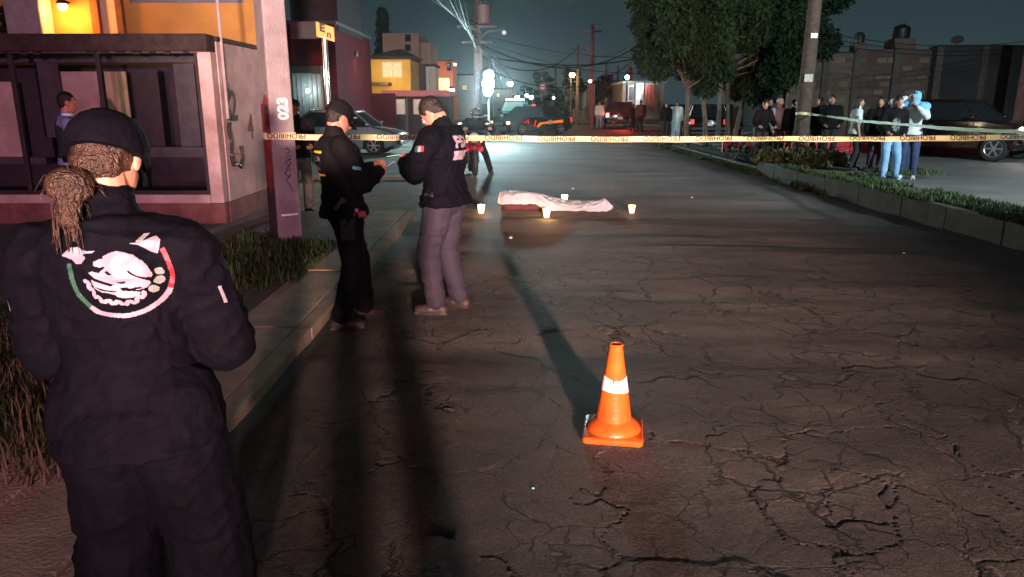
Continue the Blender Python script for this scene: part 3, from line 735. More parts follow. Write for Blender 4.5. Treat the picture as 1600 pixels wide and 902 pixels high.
# window bays: mullions at pixel columns
mull = [(14, 50, .05), (156, 172, .05)]
xm = [zp(-180, 200, Yb).x, zp(30, 200, Yb).x, zp(164, 200, Yb).x, WX]
for q in xm[1:3] + [xm[0]]:
    G().bb(q - .03, q + .03, Yb + .02, Yb + .08, zw0 + .002, zw1 + .018).obj('mullion', dark_frame, bt, bevel=.005)
G().bb(XL, WX, Yb + .015, Yb + .085, zw1 - .03, zw1 + .019).obj('window_head', dark_frame, bt)
G().bb(WX - .05, WX - .002, Yb + .015, Yb + .085, zw0 + .002, zw1 - .032).obj('window_jamb', dark_frame, bt)
G().bb(XL, WX - .052, Yb + .015, Yb + .085, zw0 + .002, zw0 + .05).obj('window_foot', dark_frame, bt)
for a, b in zip([XL, *xm[:3]], [xm[0], *xm[1:]]):
    G().bb(a + .04, b - .05, Yb + .045, Yb + .052, zw0 + .052, zw1 - .032).obj('pane', dark_glass, bt)
# what shows behind the glass
poster = mat('pink_panel', (.62, .50, .46), .8, var=.25, scale=3); poster2 = mat('pale_yellow_panel', (.62, .56, .34), .8, var=.25, scale=3)
def inner(px0, py0, px1, py1, Y, m, nm, th=.03):
    a = zp(px0, py1, Y); b = zp(px1, py0, Y); return G().bb(a.x, b.x, Y - th, Y, a.z, b.z).obj(nm, m, bt, bevel=.004)
inner(92, 112, 164, 205, Yb + 1.2, poster, 'notice_board'); inner(169, 112, 197, 185, Yb + 1.2, poster2, 'notice_board')
inner(-20, 128, 22, 245, Yb + 1.2, poster, 'notice_board')
inner(196, 230, 330, 246, Yb + 1.1, grey_frame, 'inner_rail'); inner(285, 100, 303, 229, Yb + 1.1, grey_frame, 'inner_post')
inner(72, 95, 90, 215, Yb + 1.1, grey_frame, 'inner_post'); inner(-60, 246, 80, 256, Yb + 1.1, grey_frame, 'inner_rail')
inner(200, 108, 246, 229, Yb + 1.6, mat('purple_panel', (.05,.045,.055), .8), 'inner_panel'); inner(20, 125, 72, 246, Yb + 1.6, mat('purple_panel', (.05,.045,.055), .8), 'inner_panel')
inner(-60, 84, 310, 98, Yb + 1.0, grey_frame, 'inner_beam')
# number and conduit on the side wall
paint = mat('maroon_paint', (.10, .018, .02), .8, var=.3)
sx_ = BX + .016
text_obj('number_two', '2', .58, mat('dark_paint', (.05, .02, .02), .8), bt, (sx_, Yb + .62, bz(168, Yb + .6, 352)), (0, 1, 0), (0, 0, 1), .014)
text_obj('number_four', '4', .50, paint, bt, (sx_, Yb + 1.25, bz(200, Yb + 1.2, 366)), (0, 1, 0), (0, 0, 1), .014)
g = G(); g.tube([(BX + .04, Yb + .30, z_) for z_ in np.linspace(ztop + 1.5, 1.5, 8)], .022, 8)
g.obj('conduit', mat('pvc_pipe', (.35,.3,.3), .5), bt, True)
g = G(); g.tube([(BX + .035, Yb + .34 + .03*math.sin(q*5), 1.98 - q*.28) for q in np.linspace(0, 4.0, 16)] + [(BX+.035, Yb+.52, .86), (BX+.035, Yb+.66, .80), (BX+.035, Yb+.74, .92), (BX+.035, Yb+.72, 1.1)], .026, 8)
g.obj('cable', mat('black_cable', (.03,.022,.022), .6), bt, True)
for z_ in (1.45, 1.0): G().bb(BX + .01, BX + .07, Yb + .28, Yb + .44, z_, z_ + .02).obj('pipe_clip', grey_frame, bt)

# --- yellow two-storey house behind the booth
ochre = mat('ochre_paint', (.42, .24, .06), .85, var=.2, scale=1.2, bump=.3, bscale=20)
cream = mat('cream_paint', (.6, .52, .32), .8, var=.12)
yh = thing('yellow_house', 'ochre two storey house with lit shop front behind the pink booth', 'house', (0, 0, 0))
Yh = 16.0; z1 = zp(400, 87, Yh).z; XR = zp(418, 150, Yh).x
G().bb(-24, XR, Yh, Yh + 1.1, z1 + .003, 5.4).obj('upper_wall', ochre, yh, bevel=.02)
G().bb(-24, XR + .1, Yh - .25, Yh + 1.2, 5.403, 5.6).obj('roof', dark_trim, yh)
G().bb(-24, XR + .05, Yh - .35, Yh - .003, z1 - .05, z1 + .12).obj('ledge', mat('dark_ochre', (.22,.11,.04), .85), yh, bevel=.01)
G().bb(-24, zp(404,150,Yh+3.2).x, Yh + 3.2, Yh + 3.4, .0, z1).obj('ground_floor_wall', mat('teal_wall', (.25,.36,.33), .8, var=.2), yh)
G().bb(-24, zp(357, 150, Yh).x, Yh + .2, Yh + 3.2, .0, z1 - .055).obj('shop_side', ochre, yh)
a = zp(358, 120, Yh); b = zp(398, 88, Yh)
fs = G().bb(a.x, XR, Yh + .3, Yh + .34, a.z, b.z - .03).obj('fascia', cream, yh)
for px0, px1, m_, nm_ in ((370, 391, mat('green_door', (.03,.09,.075), .5), 'door'), (394, 398, mat('white_metal', (.6,.62,.6), .5), 'door_post')):
    p0 = zp(px0, 250, Yh + 2); p1 = zp(px1, 135, Yh + 2); G().bb(p0.x, p1.x, Yh + 2, Yh + 2.06, .02, p1.z).obj(nm_, m_, yh, bevel=.005)
for q in range(5):
    p0 = zp(371 + q*4.4, 250, Yh + 1.97); p1 = zp(374 + q*4.4, 137, Yh + 1.97); G().bb(p0.x, p1.x, Yh + 1.96, Yh + 1.985, .1, p1.z).obj('door_board', mat('green_door', (.03,.09,.075), .5), yh)
p0 = zp(399, 200, Yh + .3); G().bb(p0.x, XR, Yh + .3, Yh + .5, .02, zp(400, 175, Yh).z).obj('red_pier', red_base, yh, bevel=.01)
# upper openings, pillars and lamp
for px, wpx in ((148, 12), (186, 10), (20, 8)):
    p = zp(px, 20, Yh - .1); ww = wpx/1156*Yh; G().bb(p.x - ww/2, p.x + ww/2, Yh - .12, Yh - .002, z1 + .12, 5.4).obj('pilaster', mat('dark_ochre', (.22,.11,.04), .85), yh, bevel=.01)
p = zp(48, 30, Yh - .3); G().bb(p.x - .36, p.x + .36, Yh - .55, Yh - .13, z1 + .12, p.z + .5).obj('water_heater', mat('grey_block', (.3,.3,.32), .7, var=.2), yh, bevel=.03)
p = zp(175, 20, Yh - .01); G().bb(p.x - .3, p.x + .25, Yh - .02, Yh - .002, z1 + .12, 5.2).obj('cream_panel', cream, yh)
p = zp(272, 3, Yh); G().bb(p.x - .9, p.x + 1.4, Yh - .02, Yh - .002, p.z - .02, 5.3).obj('blue_panel', mat('blue_grey', (.12,.15,.2), .7), yh)
p = zp(98, 10, Yh - .35); 
lf = G(); lf.cyl(p + Vector((0,.3,.1)), p + Vector((0,0,.12)), .015); lf.lathe([(.02,.14),(.10,.10),(.12,.04)], p, 14); lf.obj('lamp_arm', dark_frame, yh)
G().sph(p, .085).obj('lamp_globe', mat('orange_glow', (.9,.5,.2), .4, emit=(1,.40,.10), estr=55), yh, True)
lamp('wall_lamp', 'POINT', p + Vector((0,-.12,-.12)), 130, (1,.28,.05), .08)
# pot plants on the ledge
for px in (15, 40):
    p = zp(px, 25, Yh - .25); t = thing('potted_plant', {15:'leafy plant on the ledge at far left',40:'spiky plant in front of the grey block',75:'plant on the ledge beside the orange lamp',128:'drooping plant on the ledge right of the orange lamp'}[px], 'plant', (p.x, Yh - .25, z1 + .12))
    G().lathe([(.07,0),(.11,.2)], n=14).obj('pot', mat('terracotta', (.3,.1,.05), .8), t)
    V, F_ = leaf_cloud(260, [(0,0,.4),(.1,0,.6),(-.12,0,.55)], [.2,.2,.2], .16, px, 1.2, -.4); np_mesh('leaves', V, F_, leaf_m, t)
# shop lamps
p = zp(363, 106, Yh + .1)
sl_ = thing('shop_lamp', 'bright cream lamp under the canopy of the shop front', 'lamp', p)
G().sph((0,0,0), .10).obj('bulb', mat('shop_glow', (1,.95,.8), .4, emit=(1,.86,.55), estr=38), sl_, True)
G().lathe([(.02,.16),(.06,.12),(.07,.06)], n=14).obj('shade', dark_frame, sl_)
lamp('shop_lamp_light', 'POINT', p + Vector((.25,-.15,-.1)), 70, (1,.85,.55), .1)
p = zp(378, 128, Yh + 1.2); t = thing('tube_lamp', 'white tube lamp inside the shop front', 'lamp', p)
G().cyl((-.28,0,0), (.2,0,0), .04).obj('tube', mat('cool_glow', (1,1,1), .4, emit=(.8,1,.92), estr=14), t, True)
G().bb(-.3,.22,-.03,.03,.045,.08).obj('housing', mat('white_metal', (.6,.62,.6), .5), t)
lamp('tube_lamp_light', 'POINT', p + Vector((0,-.1,-.15)), 55, (.6,1,.88), .1)
# loose wheel and scrap by the shop
p = gp(385, 262, -.03); t = thing('spare_wheel', 'car wheel with white rim propped in the shop doorway', 'wheel', (p.x, 17.0, .33), R(10))
t.rotation_euler = (R(80), 0, R(8)); t.location = (zp(386, 246, 17).x, 17.0, .32)
def tyre_g(r, w):
    S = []
    for q in range(25):
        pass
    return G().loft([((0,0,-w/2+.01),(r*.66,0,0),(0,r*.66,0)),((0,0,-w/2),(r*.9,0,0),(0,r*.9,0)),((0,0,-w/4),(r,0,0),(0,r,0)),((0,0,w/4),(r,0,0),(0,r,0)),((0,0,w/2),(r*.9,0,0),(0,r*.9,0)),((0,0,w/2-.01),(r*.66,0,0),(0,r*.66,0))], 28)
rubber = mat('rubber', (.012,.012,.013), .7, var=.2)
rim_m = mat('alloy_rim', (.45,.46,.48), .35, .8, var=.1)
def rim_g(r, w, spokes=5):
    g = G(); g.loft([((0,0,w/2-.04),(r*.18,0,0),(0,r*.18,0)),((0,0,w/2+.004),(r*.14,0,0),(0,r*.14,0))], 16)
    for side_ in (1,):
        for q in range(spokes):
            a = 2*math.pi*q/spokes; g.box((math.cos(a)*r*.38, math.sin(a)*r*.38, w/2-.012), (r*.5, r*.13, .02), rz=a)
    n = 28; k = len(g.v)
    for rr, z in ((r*.56, w/2-.03), (r*.665, w/2+.002), (r*.665, w/2-.03)):
        for i in range(n): g.v.append((rr*math.cos(2*math.pi*i/n), rr*math.sin(2*math.pi*i/n), z))
    for j in range(2):
        for i in range(n): g.f.append((k+j*n+i, k+j*n+(i+1)%n, k+(j+1)*n+(i+1)%n, k+(j+1)*n+i))
    return g
tyre_g(.33, .2).obj('tyre', rubber, t, True); rim_g(.33, .2).obj('rim', mat('white_rim', (.6,.6,.58), .5), t, True)
p = gp(398, 268, -.03); t = thing('rubble_sack', 'pale plastic sack slumped beside the loose wheel', 'sack', (p.x, 16.2, -.03))
G().ell((0,0,.18),(.3,0,0),(0,.22,0),(0,0,.22)).ell((.12,0,.38),(.16,0,0),(0,.14,0),(.04,0,.16)).obj('sack_body', mat('pale_plastic', (.5,.55,.5), .5, var=.3), t, True)
G().ell((-.2,-.2,.08),(.16,0,0),(0,.12,0),(0,0,.1)).obj('sack_fold', mat('pale_plastic', (.5,.55,.5), .5, var=.3), t, True)

# --- maroon building
maroon = mat('maroon_wall', (.040, .0035, .006), .9, spec=.1, var=.28, scale=.8, bump=.4, bscale=14)
mg = thing('maroon_building', 'tall maroon building with grey garage gate behind the concrete pole', 'building', (0, 0, 0))
Ym = 29.0; xr = zp(527, 120, Ym).x; pk_ = zp(527, 38, Ym); xe = pk_
g = G(); g.prism([(-22, -.03), (xr, -.03), (xr, xe.z), (-22, pk_.z)], Ym, Ym + 7); g.obj('wall', maroon, mg, bevel=.03)
G().bb(-22, xr + .08, Ym - .1, Ym + 7.05, pk_.z + .003, pk_.z + .12).obj('roof', dark_trim, mg, bevel=.01)
up_ = zp(455, 30, Ym+.5); u2 = zp(527, 0, Ym+.5)
G().bb(up_.x, u2.x, Ym + .4, Ym + 5, pk_.z - .2, 12).obj('tower', mat('mauve_plaster', (.02,.014,.016), .9, spec=.1, var=.25, scale=1), mg, bevel=.02)
p = zp(462, 90, Ym); 
G().bb(zp(447,0,Ym).x, zp(500,0,Ym).x, Ym - .5, Ym - .02, zp(470,112,Ym).z - .1, zp(470,104,Ym).z).obj('door_canopy', dark_trim, mg, bevel=.02)
gate = G().bb(zp(447,0,Ym).x, zp(497,0,Ym).x, Ym - .08, Ym - .02, 0, zp(470,113,Ym).z).obj('garage_gate', mat('grey_metal', (.10,.12,.12), .5, .3, var=.3, scale=3), mg)
a = zp(447,0,Ym).x; b = zp(497,0,Ym).x
for q in range(7):
    x = a + (b-a)*(q+.5)/7; G().bb(x - .03, x + .03, Ym - .12, Ym - .082, .05, zp(470,113,Ym).z - .05).obj('gate_rib', grey_frame, gate)
p = zp(481, 142, Ym - .3); G().sph(p, .085).obj('gate_lamp', mat('white_glow', (1,1,1), .4, emit=(.85,1,.95), estr=22), mg, True)
lamp('gate_lamp_light', 'POINT', p + Vector((0,-.25,0)), 50, (.8,1,.95), .08)
p = Vector((xr + .08, zp(552, 84, Ym).y + 3.4, zp(552, 84, Ym + 3.4).z)); G().lathe([(.05,-.1),(.07,0),(.05,.1)], p, 12).obj('wall_lantern', dark_frame, mg)
lamp('wall_lantern_light', 'SPOT', p + Vector((.22,0,.15)), 110, (1,.62,.42), .05, p + Vector((.0,.0,-1.5)), 80, .7)
G().bb(xr + .003, zp(612, 0, Ym+7).x, Ym + 6.8, Ym + 7, -.03, zp(600, 146, Ym+7).z).obj('side_wall', maroon, mg, bevel=.02)

# --- car port with red canopy
cp = thing('red_canopy_shop', 'low shop with long dark red canopy and two pale shutters', 'shop', (0, 0, 0))
Yc = 40.0
x0, x1 = zp(596, 0, Yc).x, zp(704, 0, Yc).x; zc0, zc1 = zp(650,151,Yc).z, zp(650,142,Yc).z
G().bb(x0, x1, Yc - 1.2, Yc + 4, zc0, zc1).obj('canopy', mat('red_fascia', (.30,.06,.06), .6, var=.2), cp, bevel=.02)
G().bb(x0, x1, Yc + .5, Yc + .7, 0, zc0 - .003).obj('back_wall', mat('dark_wall', (.03,.022,.02), .9), cp)
for pa, pb in ((611, 630), (639, 656)):
    G().bb(zp(pa,0,Yc).x, zp(pb,0,Yc).x, Yc + .38, Yc + .45, zp(pa,179,Yc).z, zp(pa,155,Yc).z).obj('shutter', mat('pale_shutter', (.5,.45,.36), .7, var=.2, scale=2), cp, bevel=.01)
for pa in (600, 634, 660, 702): G().bb(zp(pa,0,Yc).x-.06, zp(pa,0,Yc).x+.06, Yc - 1.1, Yc - .98, 0, zc0 - .003).obj('post', dark_frame, cp)
# --- houses down the left side
def house(label, px0, px1, pyt, Y, m, depth=6, pyb=None, cat='house', group=None, roof=True, name='house'):
    t = thing(name, label, cat, (0,0,0), 0, group); a = zp(px0, pyt, Y); b = zp(px1, pyt, Y)
    zb = 0 if pyb is None else zp(px0, pyb, Y).z
    G().bb(a.x, b.x, Y, Y + depth, zb, a.z).obj('wall', m, t, bevel=.03)
    if roof: G().bb(a.x - .12, b.x + .12, Y - .15, Y + depth + .1, a.z + .003, a.z + .14).obj('roof', dark_trim, t)
    t['_'] = 0; del t['_']
    return t
def win(t, px0, py0, px1, py1, Y, m, name='window', frame=None, panes=1, proud=.06):
    a = zp(px0, py1, Y); b = zp(px1, py0, Y); f = .06
    w_ = G()
    w_.bb(a.x - f, b.x + f, Y - proud, Y - .004, b.z, b.z + f); w_.bb(a.x - f, b.x + f, Y - proud, Y - .004, a.z - f, a.z)
    w_.bb(a.x - f, a.x, Y - proud, Y - .004, a.z + .001, b.z - .001); w_.bb(b.x, b.x + f, Y - proud, Y - .004, a.z + .001, b.z - .001)
    wo = w_.obj(name, frame or dark_frame, t)
    for k in range(panes):
        xa = a.x + (b.x - a.x)*k/panes; xb = a.x + (b.x - a.x)*(k+1)/panes
        G().bb(xa + (.03 if k else 0), xb, Y - proud*.6, Y - proud*.3, a.z, b.z).obj('pane', m, wo)
    return wo
yellow = mat('yellow_paint', (.60, .38, .05), .8, var=.15, scale=1, emit=(.6,.33,.05), estr=0.0)
curtain = mat('lit_curtain', (.7,.62,.42), .8, emit=(.9,.72,.4), estr=.16)
dpane = mat('dark_pane', (.01,.01,.012), .15, var=0)
h1 = house('small yellow house with double curtained window and dark hipped roof', 579, 641, 93, 46, yellow, 4)
win(h1, 599, 98, 627, 120, 46, curtain, panes=2, frame=mat('cream_paint', (.6,.52,.32)))
a, b, c_ = zp(575, 93, 46), zp(652, 93, 46), zp(612, 74, 46)
G().add([(a.x,45.6,a.z+.15),(b.x,45.6,a.z+.15),(b.x,50,a.z+.15),(a.x,50,a.z+.15),(c_.x,47.8,c_.z),(c_.x+.4,47.8,c_.z)], [(0,1,5,4),(1,2,5),(2,3,4,5),(3,0,4),(0,3,2,1)]).obj('hipped_roof', mat('dark_tile', (.045,.022,.02), .9, var=.4, scale=3), h1)
G().bb(zp(578,0,45).x, zp(603,0,45).x, 44.4, 45.99, zp(590,134,45).z, zp(590,129,45).z).obj('balcony', mat('brown_canopy', (.06,.035,.03), .9), h1)
tanw = mat('tan_block', (.26, .20, .17), .9, var=.25, scale=.6, bump=.4, bscale=10)
lamp('house_fill', 'POINT', zp(612, 128, 43.8), 150, (1,.75,.42), .15)  # fill light added to brighten the yellow front, no fitting
h2 = house('tan unfinished block building with small dark windows behind the yellow house', 597, 654, 52, 62, tanw, 8, cat='building', roof=False, name='block_building')
G().bb(zp(654,0,62).x + .003, zp(670,0,62).x, 62.5, 68, 0, zp(660,66,62).z).obj('side_wing', tanw, h2)
win(h2, 634, 55, 641, 64, 62, dpane); win(h2, 634, 71, 641, 79, 62, dpane)
G().bb(zp(611,0,61.5).x, zp(668,0,61.5).x, 60.5, 61.99, 0, zp(640,100,61).z).obj('front_wing', mat('brown_plaster', (.10,.06,.055), .9, var=.2), h2)
h3 = house('narrow white fluted water tower house', 665, 679, 104, 55, mat('white_plaster', (.55,.55,.5), .8, var=.15), 3)
for q in range(4):
    x = zp(667 + q*3.4, 0, 55).x; G().cyl((x, 54.95, 1.5), (x, 54.95, zp(670,106,55).z - .05), .07).obj('column', mat('white_plaster', (.55,.55,.5)), h3, True)
orange = mat('orange_paint', (.5, .16, .06), .8, var=.15, emit=(.5,.15,.05), estr=.0)
h4 = house('orange house with bright lit window left of the floodlight', 672, 707, 96, 68, orange, 5)
win(h4, 683, 122, 702, 141, 68, mat('warm_window', (1,.7,.3), .5, emit=(1,.62,.22), estr=1.6)); win(h4, 699, 99, 704, 103, 68, dpane); win(h4, 699, 106, 704, 110, 68, dpane)
lamp('orange_wall_wash', 'SPOT', zp(690, 150, 66), 320, (1,.55,.22), .2, zp(690, 100, 68.5), 120, .6)  # added light that washes the orange wall, no fitting
h5 = house('pale grey house right behind the floodlight glare', 706, 742, 118, 74, mat('grey_plaster', (.25,.27,.28), .85, var=.2), 5)
win(h5, 722, 133, 730, 141, 74, curtain)
h6 = house('low dark house beyond the utility pole transformer', 770, 800, 140, 95, mat('grey_plaster', (.25,.27,.28)), 6)
win(h6, 776, 146, 781, 152, 95, curtain)
for i, (a_, b_, t_, Y_) in enumerate([(800, 838, 150, 150), (836, 872, 153, 170), (560, 600, 120, 90)]):
    house(['distant low block house near the end of the street', 'distant house at the vanishing end of the street', 'dark house behind the maroon building'][i], a_, b_, t_, Y_, mat('dim_plaster', (.08,.085,.085), .9, var=.3, scale=.4), 8)

# --- right side beyond the poles
h7 = house('beige house with grey roll-up door between the two tall poles', 904, 930, 131, 64, mat('beige_plaster', (.30,.25,.18), .85, var=.2), 6)
win(h7, 906, 143, 917, 171, 64, mat('roll_door', (.22,.24,.26), .6, var=.2), name='roll_up_door')
h8 = house('dark flat roofed house behind the broad tree', 930, 992, 128, 80, mat('dim_plaster', (.08,.085,.085)), 6)
G().bb(zp(946,0,80).x, zp(963,0,80).x, 80.5, 84, zp(950,128,80).z + .15, zp(950,116,80).z).obj('roof_room', mat('dim_plaster', (.08,.085,.085)), h8)
h9 = thing('white_porch_house', 'white lit porch house with red curtains beside the tail lights', 'house', (0,0,0))
Yp = 58.0
px_ = lambda q: zp(q, 0, Yp).x
pz_ = lambda q: zp(990, q, Yp).z
wp = mat('white_paint', (.75,.76,.76), .7, var=.06)
G().bb(px_(978), px_(1045), Yp + .3, Yp + 6, 0, pz_(131)).obj('wall', mat('beige_plaster', (.30,.25,.18)), h9)
G().bb(px_(976), px_(1046), Yp - .6, Yp + 6.2, pz_(131) + .003, pz_(127)).obj('roof', wp, h9)
for q in (979, 996, 1011): G().bb(px_(q)-.09, px_(q)+.09, Yp - .5, Yp - .32, 0, pz_(131)).obj('porch_column', wp, h9, bevel=.01)
for q in (1015, 1021, 1027): G().bb(px_(q)-.1, px_(q)+.12, Yp + .1, Yp + .2, pz_(165), pz_(133)).obj('red_curtain', mat('red_cloth', (.3,.05,.03), .8), h9)
win(h9, 982, 136, 991, 157, Yp + .3, mat('grey_pane', (.12,.12,.14), .3), frame=wp); 
G().bb(px_(998), px_(1008), Yp + .22, Yp + .29, 0, pz_(138)).obj('door', wp, h9)
G().bb(px_(976), px_(1046), Yp - .6, Yp + .28, 0.1, .5).obj('porch_floor', concrete, h9)
lamp('porch_fill', 'POINT', zp(1002, 134, Yp - .25), 90, (.85,.95,1), .1)  # fill light added under the porch roof, no fitting
G().bb(px_(993), px_(999.5), Yp + 2, Yp + 3, pz_(127), pz_(102)).obj('chimney', mat('red_brick', (.24,.07,.05), .9, var=.3), h9)
p = zp(980, 121, Yp - 1); t = thing('street_lamp', 'small white-green lamp above the white porch house', 'lamp', p)
G().sph((0,0,0), .16).obj('bulb', mat('mint_glow', (1,1,1), .4, emit=(.75,1,.95), estr=18), t, True)
G().cyl((0,.05,-4), (0,.05,0), .05).obj('post', grey_frame, t)

# --- brick boundary wall on the right
brickm = mat('dark_brick', (.12, .085, .065), .95, var=.35, scale=.8, bump=1, bscale=12)
bw = thing('brick_wall', 'long dark unplastered brick building wall beyond the right carriageway', 'wall', (0,0,0))
Yw = 30.0
def wx_(q, Y=Yw): return zp(q, 100, Y).x
def wz_(q, Y=Yw, px=1400): return zp(px, q, Y).z
G().bb(wx_(1236), wx_(1338), Yw, Yw + .25, .1, wz_(83)).obj('wall_section', brickm, bw, bevel=.02)
G().bb(wx_(1338) + .004, wx_(1460), Yw + .03, Yw + .28, .1, wz_(77)).obj('wall_section', mat('brown_brick', (.10,.062,.05), .95, var=.35, scale=.8, bump=1, bscale=12), bw, bevel=.02)
G().bb(wx_(1460) + .004, wx_(1760), Yw - .3, Yw + .28, .1, wz_(71)).obj('wall_section', mat('sooty_wall', (.035,.03,.03), .95, var=.35, scale=.8), bw, bevel=.02)
for q in (1290, 1338, 1400, 1460, 1530):
    G().bb(wx_(q)-.13, wx_(q)+.13, Yw - .1 - (.25 if q >= 1460 else 0), Yw + .3, .1, wz_(73 if q > 1340 else 80)).obj('pier', mat('grey_pier', (.08,.07,.06), .95, var=.3, bump=.5), bw, bevel=.02)
G().bb(wx_(1236), wx_(1458), Yw - .06, Yw - .003, wz_(118), wz_(114)).obj('string_course', mat('grey_pier', (.14,.12,.10)), bw)
# courses of bricks that can just be told apart
rb = random.Random(4); protos = [G().bb(-.19,.19,-.018,.0,-.09,.09).obj('brick', mt_, bw, bevel=.008) for mt_ in (brickm, mat('brown_brick', (.10,.062,.05)), mat('worn_brick', (.17,.12,.09), .95, var=.3))]
cnt = 0
for r_ in range(9):
    for c_ in range(30):
        x = wx_(1262) + c_*.41 + (r_ % 2)*.2; z = .9 + r_*.30
        if x > wx_(1450) or cnt > 240 or rb.random() < .12: continue
        o = protos[rb.randint(0,2)].copy() if cnt > 2 else protos[cnt]
        if cnt > 2: C.objects.link(o)
        o.parent = bw; o.location = (x, Yw + (.0 if x < wx_(1338) else .03) - .002 - rb.uniform(0,.012), z); cnt += 1
for lab, q0, q1, t0, t1 in (('smaller dark water tank on a stand on the brick wall roof', 1328, 1349, 50, 80), ('bigger dark water tank on a plinth on the brick wall roof', 1385, 1420, 38, 78)):
    t = thing('water_tank', lab, 'water tank', (wx_((q0+q1)/2, Yw+1.2), Yw + 1.2, 0)); ww = (wx_(q1) - wx_(q0)); zz0, zz1 = wz_(t1, Yw+1.2), wz_(t0, Yw+1.2)
    hh = zz1 - zz0
    G().bb(-ww/2, ww/2, -ww/2, ww/2, zz0 - .6, zz0 + hh*.42).obj('plinth', brickm, t, bevel=.02)
    G().lathe([(ww*.36,0),(ww*.38,.04),(ww*.38,hh*.40),(ww*.30,hh*.5),(ww*.12,hh*.56),(ww*.12,hh*.60)], (0,0,zz0 + hh*.42), 20).obj('tank', mat('black_plastic', (.012,.012,.013), .5), t, True)
G().bb(wx_(1236), wx_(1760), Yw + .6, Yw + 6, .1, wz_(79)).obj('roof_slab', mat('sooty_wall', (.035,.03,.03)), bw)
p = zp(1497, 62, Yw + .8); t = thing('satellite_dish', 'small satellite dish on the roof edge of the sooty wall', 'dish', p)
G().loft([((0,-.04,0),(.02,0,0),(0,0,.02)),((0,-.01,0),(.16,0,0),(0,0,.10)),((0,.05,0),(.26,0,.03),(-.02,0,.15)),((0,.06,0),(.26,0,.03),(-.02,0,.15)),((0,0,0),(.14,0,0),(0,0,.09))], 20).obj('reflector', mat('grey_pier', (.14,.12,.10)), t, True)
G().cyl((0,.03,0),(0,.1,-.55),.018).obj('mast', grey_frame, t)
lo = thing('tiled_hut', 'low hut with orange lit roof behind the tree', 'house', (0,0,0))
a = zp(1176, 150, 36); b = zp(1213, 150, 36)
G().bb(a.x, b.x, 36, 39, 0, zp(1190,150,36).z).obj('wall', mat('dim_plaster', (.08,.085,.085)), lo)
G().add([(a.x,35.8,zp(1190,150,36).z),(b.x,35.8,zp(1190,150,36).z),(b.x,38,zp(1190,136,36).z),(a.x+.3,38,zp(1190,136,36).z)], [(0,1,2,3)]).add([(a.x,35.8,zp(1190,150,36).z-.06),(b.x,35.8,zp(1190,150,36).z-.06),(b.x,38,zp(1190,136,36).z-.06),(a.x+.3,38,zp(1190,136,36).z-.06)], [(3,2,1,0)]).obj('roof', mat('orange_tile', (.36,.14,.05), .8, var=.3), lo)
lamp('hut_fill', 'POINT', zp(1200, 128, 36.2), 18, (1,.55,.25), .1)  # fill light added to warm the hut roof, no fitting
# grey wall between tree and pole
tw = thing('grey_wall', 'dim grey wall glimpsed between the tree and the wooden pole', 'wall', (0,0,0))
G().bb(zp(1205,0,33).x, zp(1240,0,33).x, 33, 33.2, 0, zp(1220,84,33).z).obj('wall_face', mat('dim_green_wall', (.09,.10,.09), .9, var=.3), tw)
G().bb(zp(1226,0,33).x, zp(1231,0,33).x, 32.9, 32.99, 0, zp(1220,84,33).z).obj('pilaster', mat('grey_pier', (.14,.12,.10)), tw)
# bright red kerb beyond the carriageway
rk = struct(G().bb(7.0, 26, 23.7, 29.9, .1, .34).obj('far_pavement', old_conc))
redk = mat('red_kerb', (.62, .012, .03), .6, var=.25, scale=3)
x = 6.6
while x < 20:
    G().bb(x, x + .985, 23.55, 23.7, .12, .57).obj('kerb_stone', redk, rk, bevel=.02); x += 1.0
# ================================================================== POLES AND WIRES
conc_pole = mat('pole_concrete', (.22, .205, .205), .8, var=.25, scale=3, bump=.5, bscale=35)
wood_pole = mat('pole_wood', (.065, .052, .040), .85, var=.35, scale=7, bump=1, bscale=25)
dark_pole = mat('dark_pole', (.09, .07, .07), .85, var=.3, scale=5)
pb = gp(441, 378, .085); PX, PY = pb.x + .01, pb.y + .15
t = thing('concrete_pole', 'square concrete utility pole with white stencil 023 and black scrawl', 'utility pole', (PX, PY, .05), R(38))
g = G(); s0, s1 = .150, .105
g.add([(-s0,-s0,0),(s0,-s0,0),(s0,s0,0),(-s0,s0,0),(-s1,-s1,8.5),(s1,-s1,8.5),(s1,s1,8.5),(-s1,s1,8.5)], [(0,3,2,1),(4,5,6,7),(0,1,5,4),(1,2,6,5),(2,3,7,6),(3,0,4,7)])
g.obj('shaft', conc_pole, t, bevel=.02)
def wface(z): return s0 + (s1 - s0)*z/8.5
# old red paint on the lower half of the left face (local -X)
redold = mat('old_red_paint', (.26, .045, .04), .85, var=.6, scale=5, bump=.4)
dirtp = mat('sooty_paint', (.045, .03, .028), .9, var=.5, scale=5)
def face_sheet(name, m, z0, z1, side, u0=-.86, u1=.86, off=.003, jag=.0, seed=1):
    rr = random.Random(seed); n = 12; V = []; F_ = []
    for j in range(n+1):
        z = z0 + (z1 - z0)*j/n
        for i in range(5):
            u = (u0 + (u1-u0)*i/4); zz = z + (rr.uniform(-jag, jag) if j in (0, n) else 0); wv = wface(zz)
            V.append((-wv - off, u*wv, zz) if side == 'L' else (u*wv, -wv - off, zz))
    for j in range(n):
        for i in range(4): a = j*5+i; F_.append((a, a+1, a+6, a+5))
    return G().add(V, F_).obj(name, m, t)
face_sheet('red_paint_band', redold, .55, 1.72, 'L', jag=.08); face_sheet('soot_band', dirtp, .02, .66, 'L', off=.005, jag=.1, seed=2)
face_sheet('dark_patch', dirtp, 1.42, 1.62, 'L', -.8, .1, off=.008, jag=.03, seed=4)
white_p = mat('white_stencil', (.8, .8, .8), .7)
text_obj('pole_number', '023', .17, white_p, t, (.02, -wface(1.62) - .006, 1.60), (0, 0, 1), (-1, 0, .0), .008)
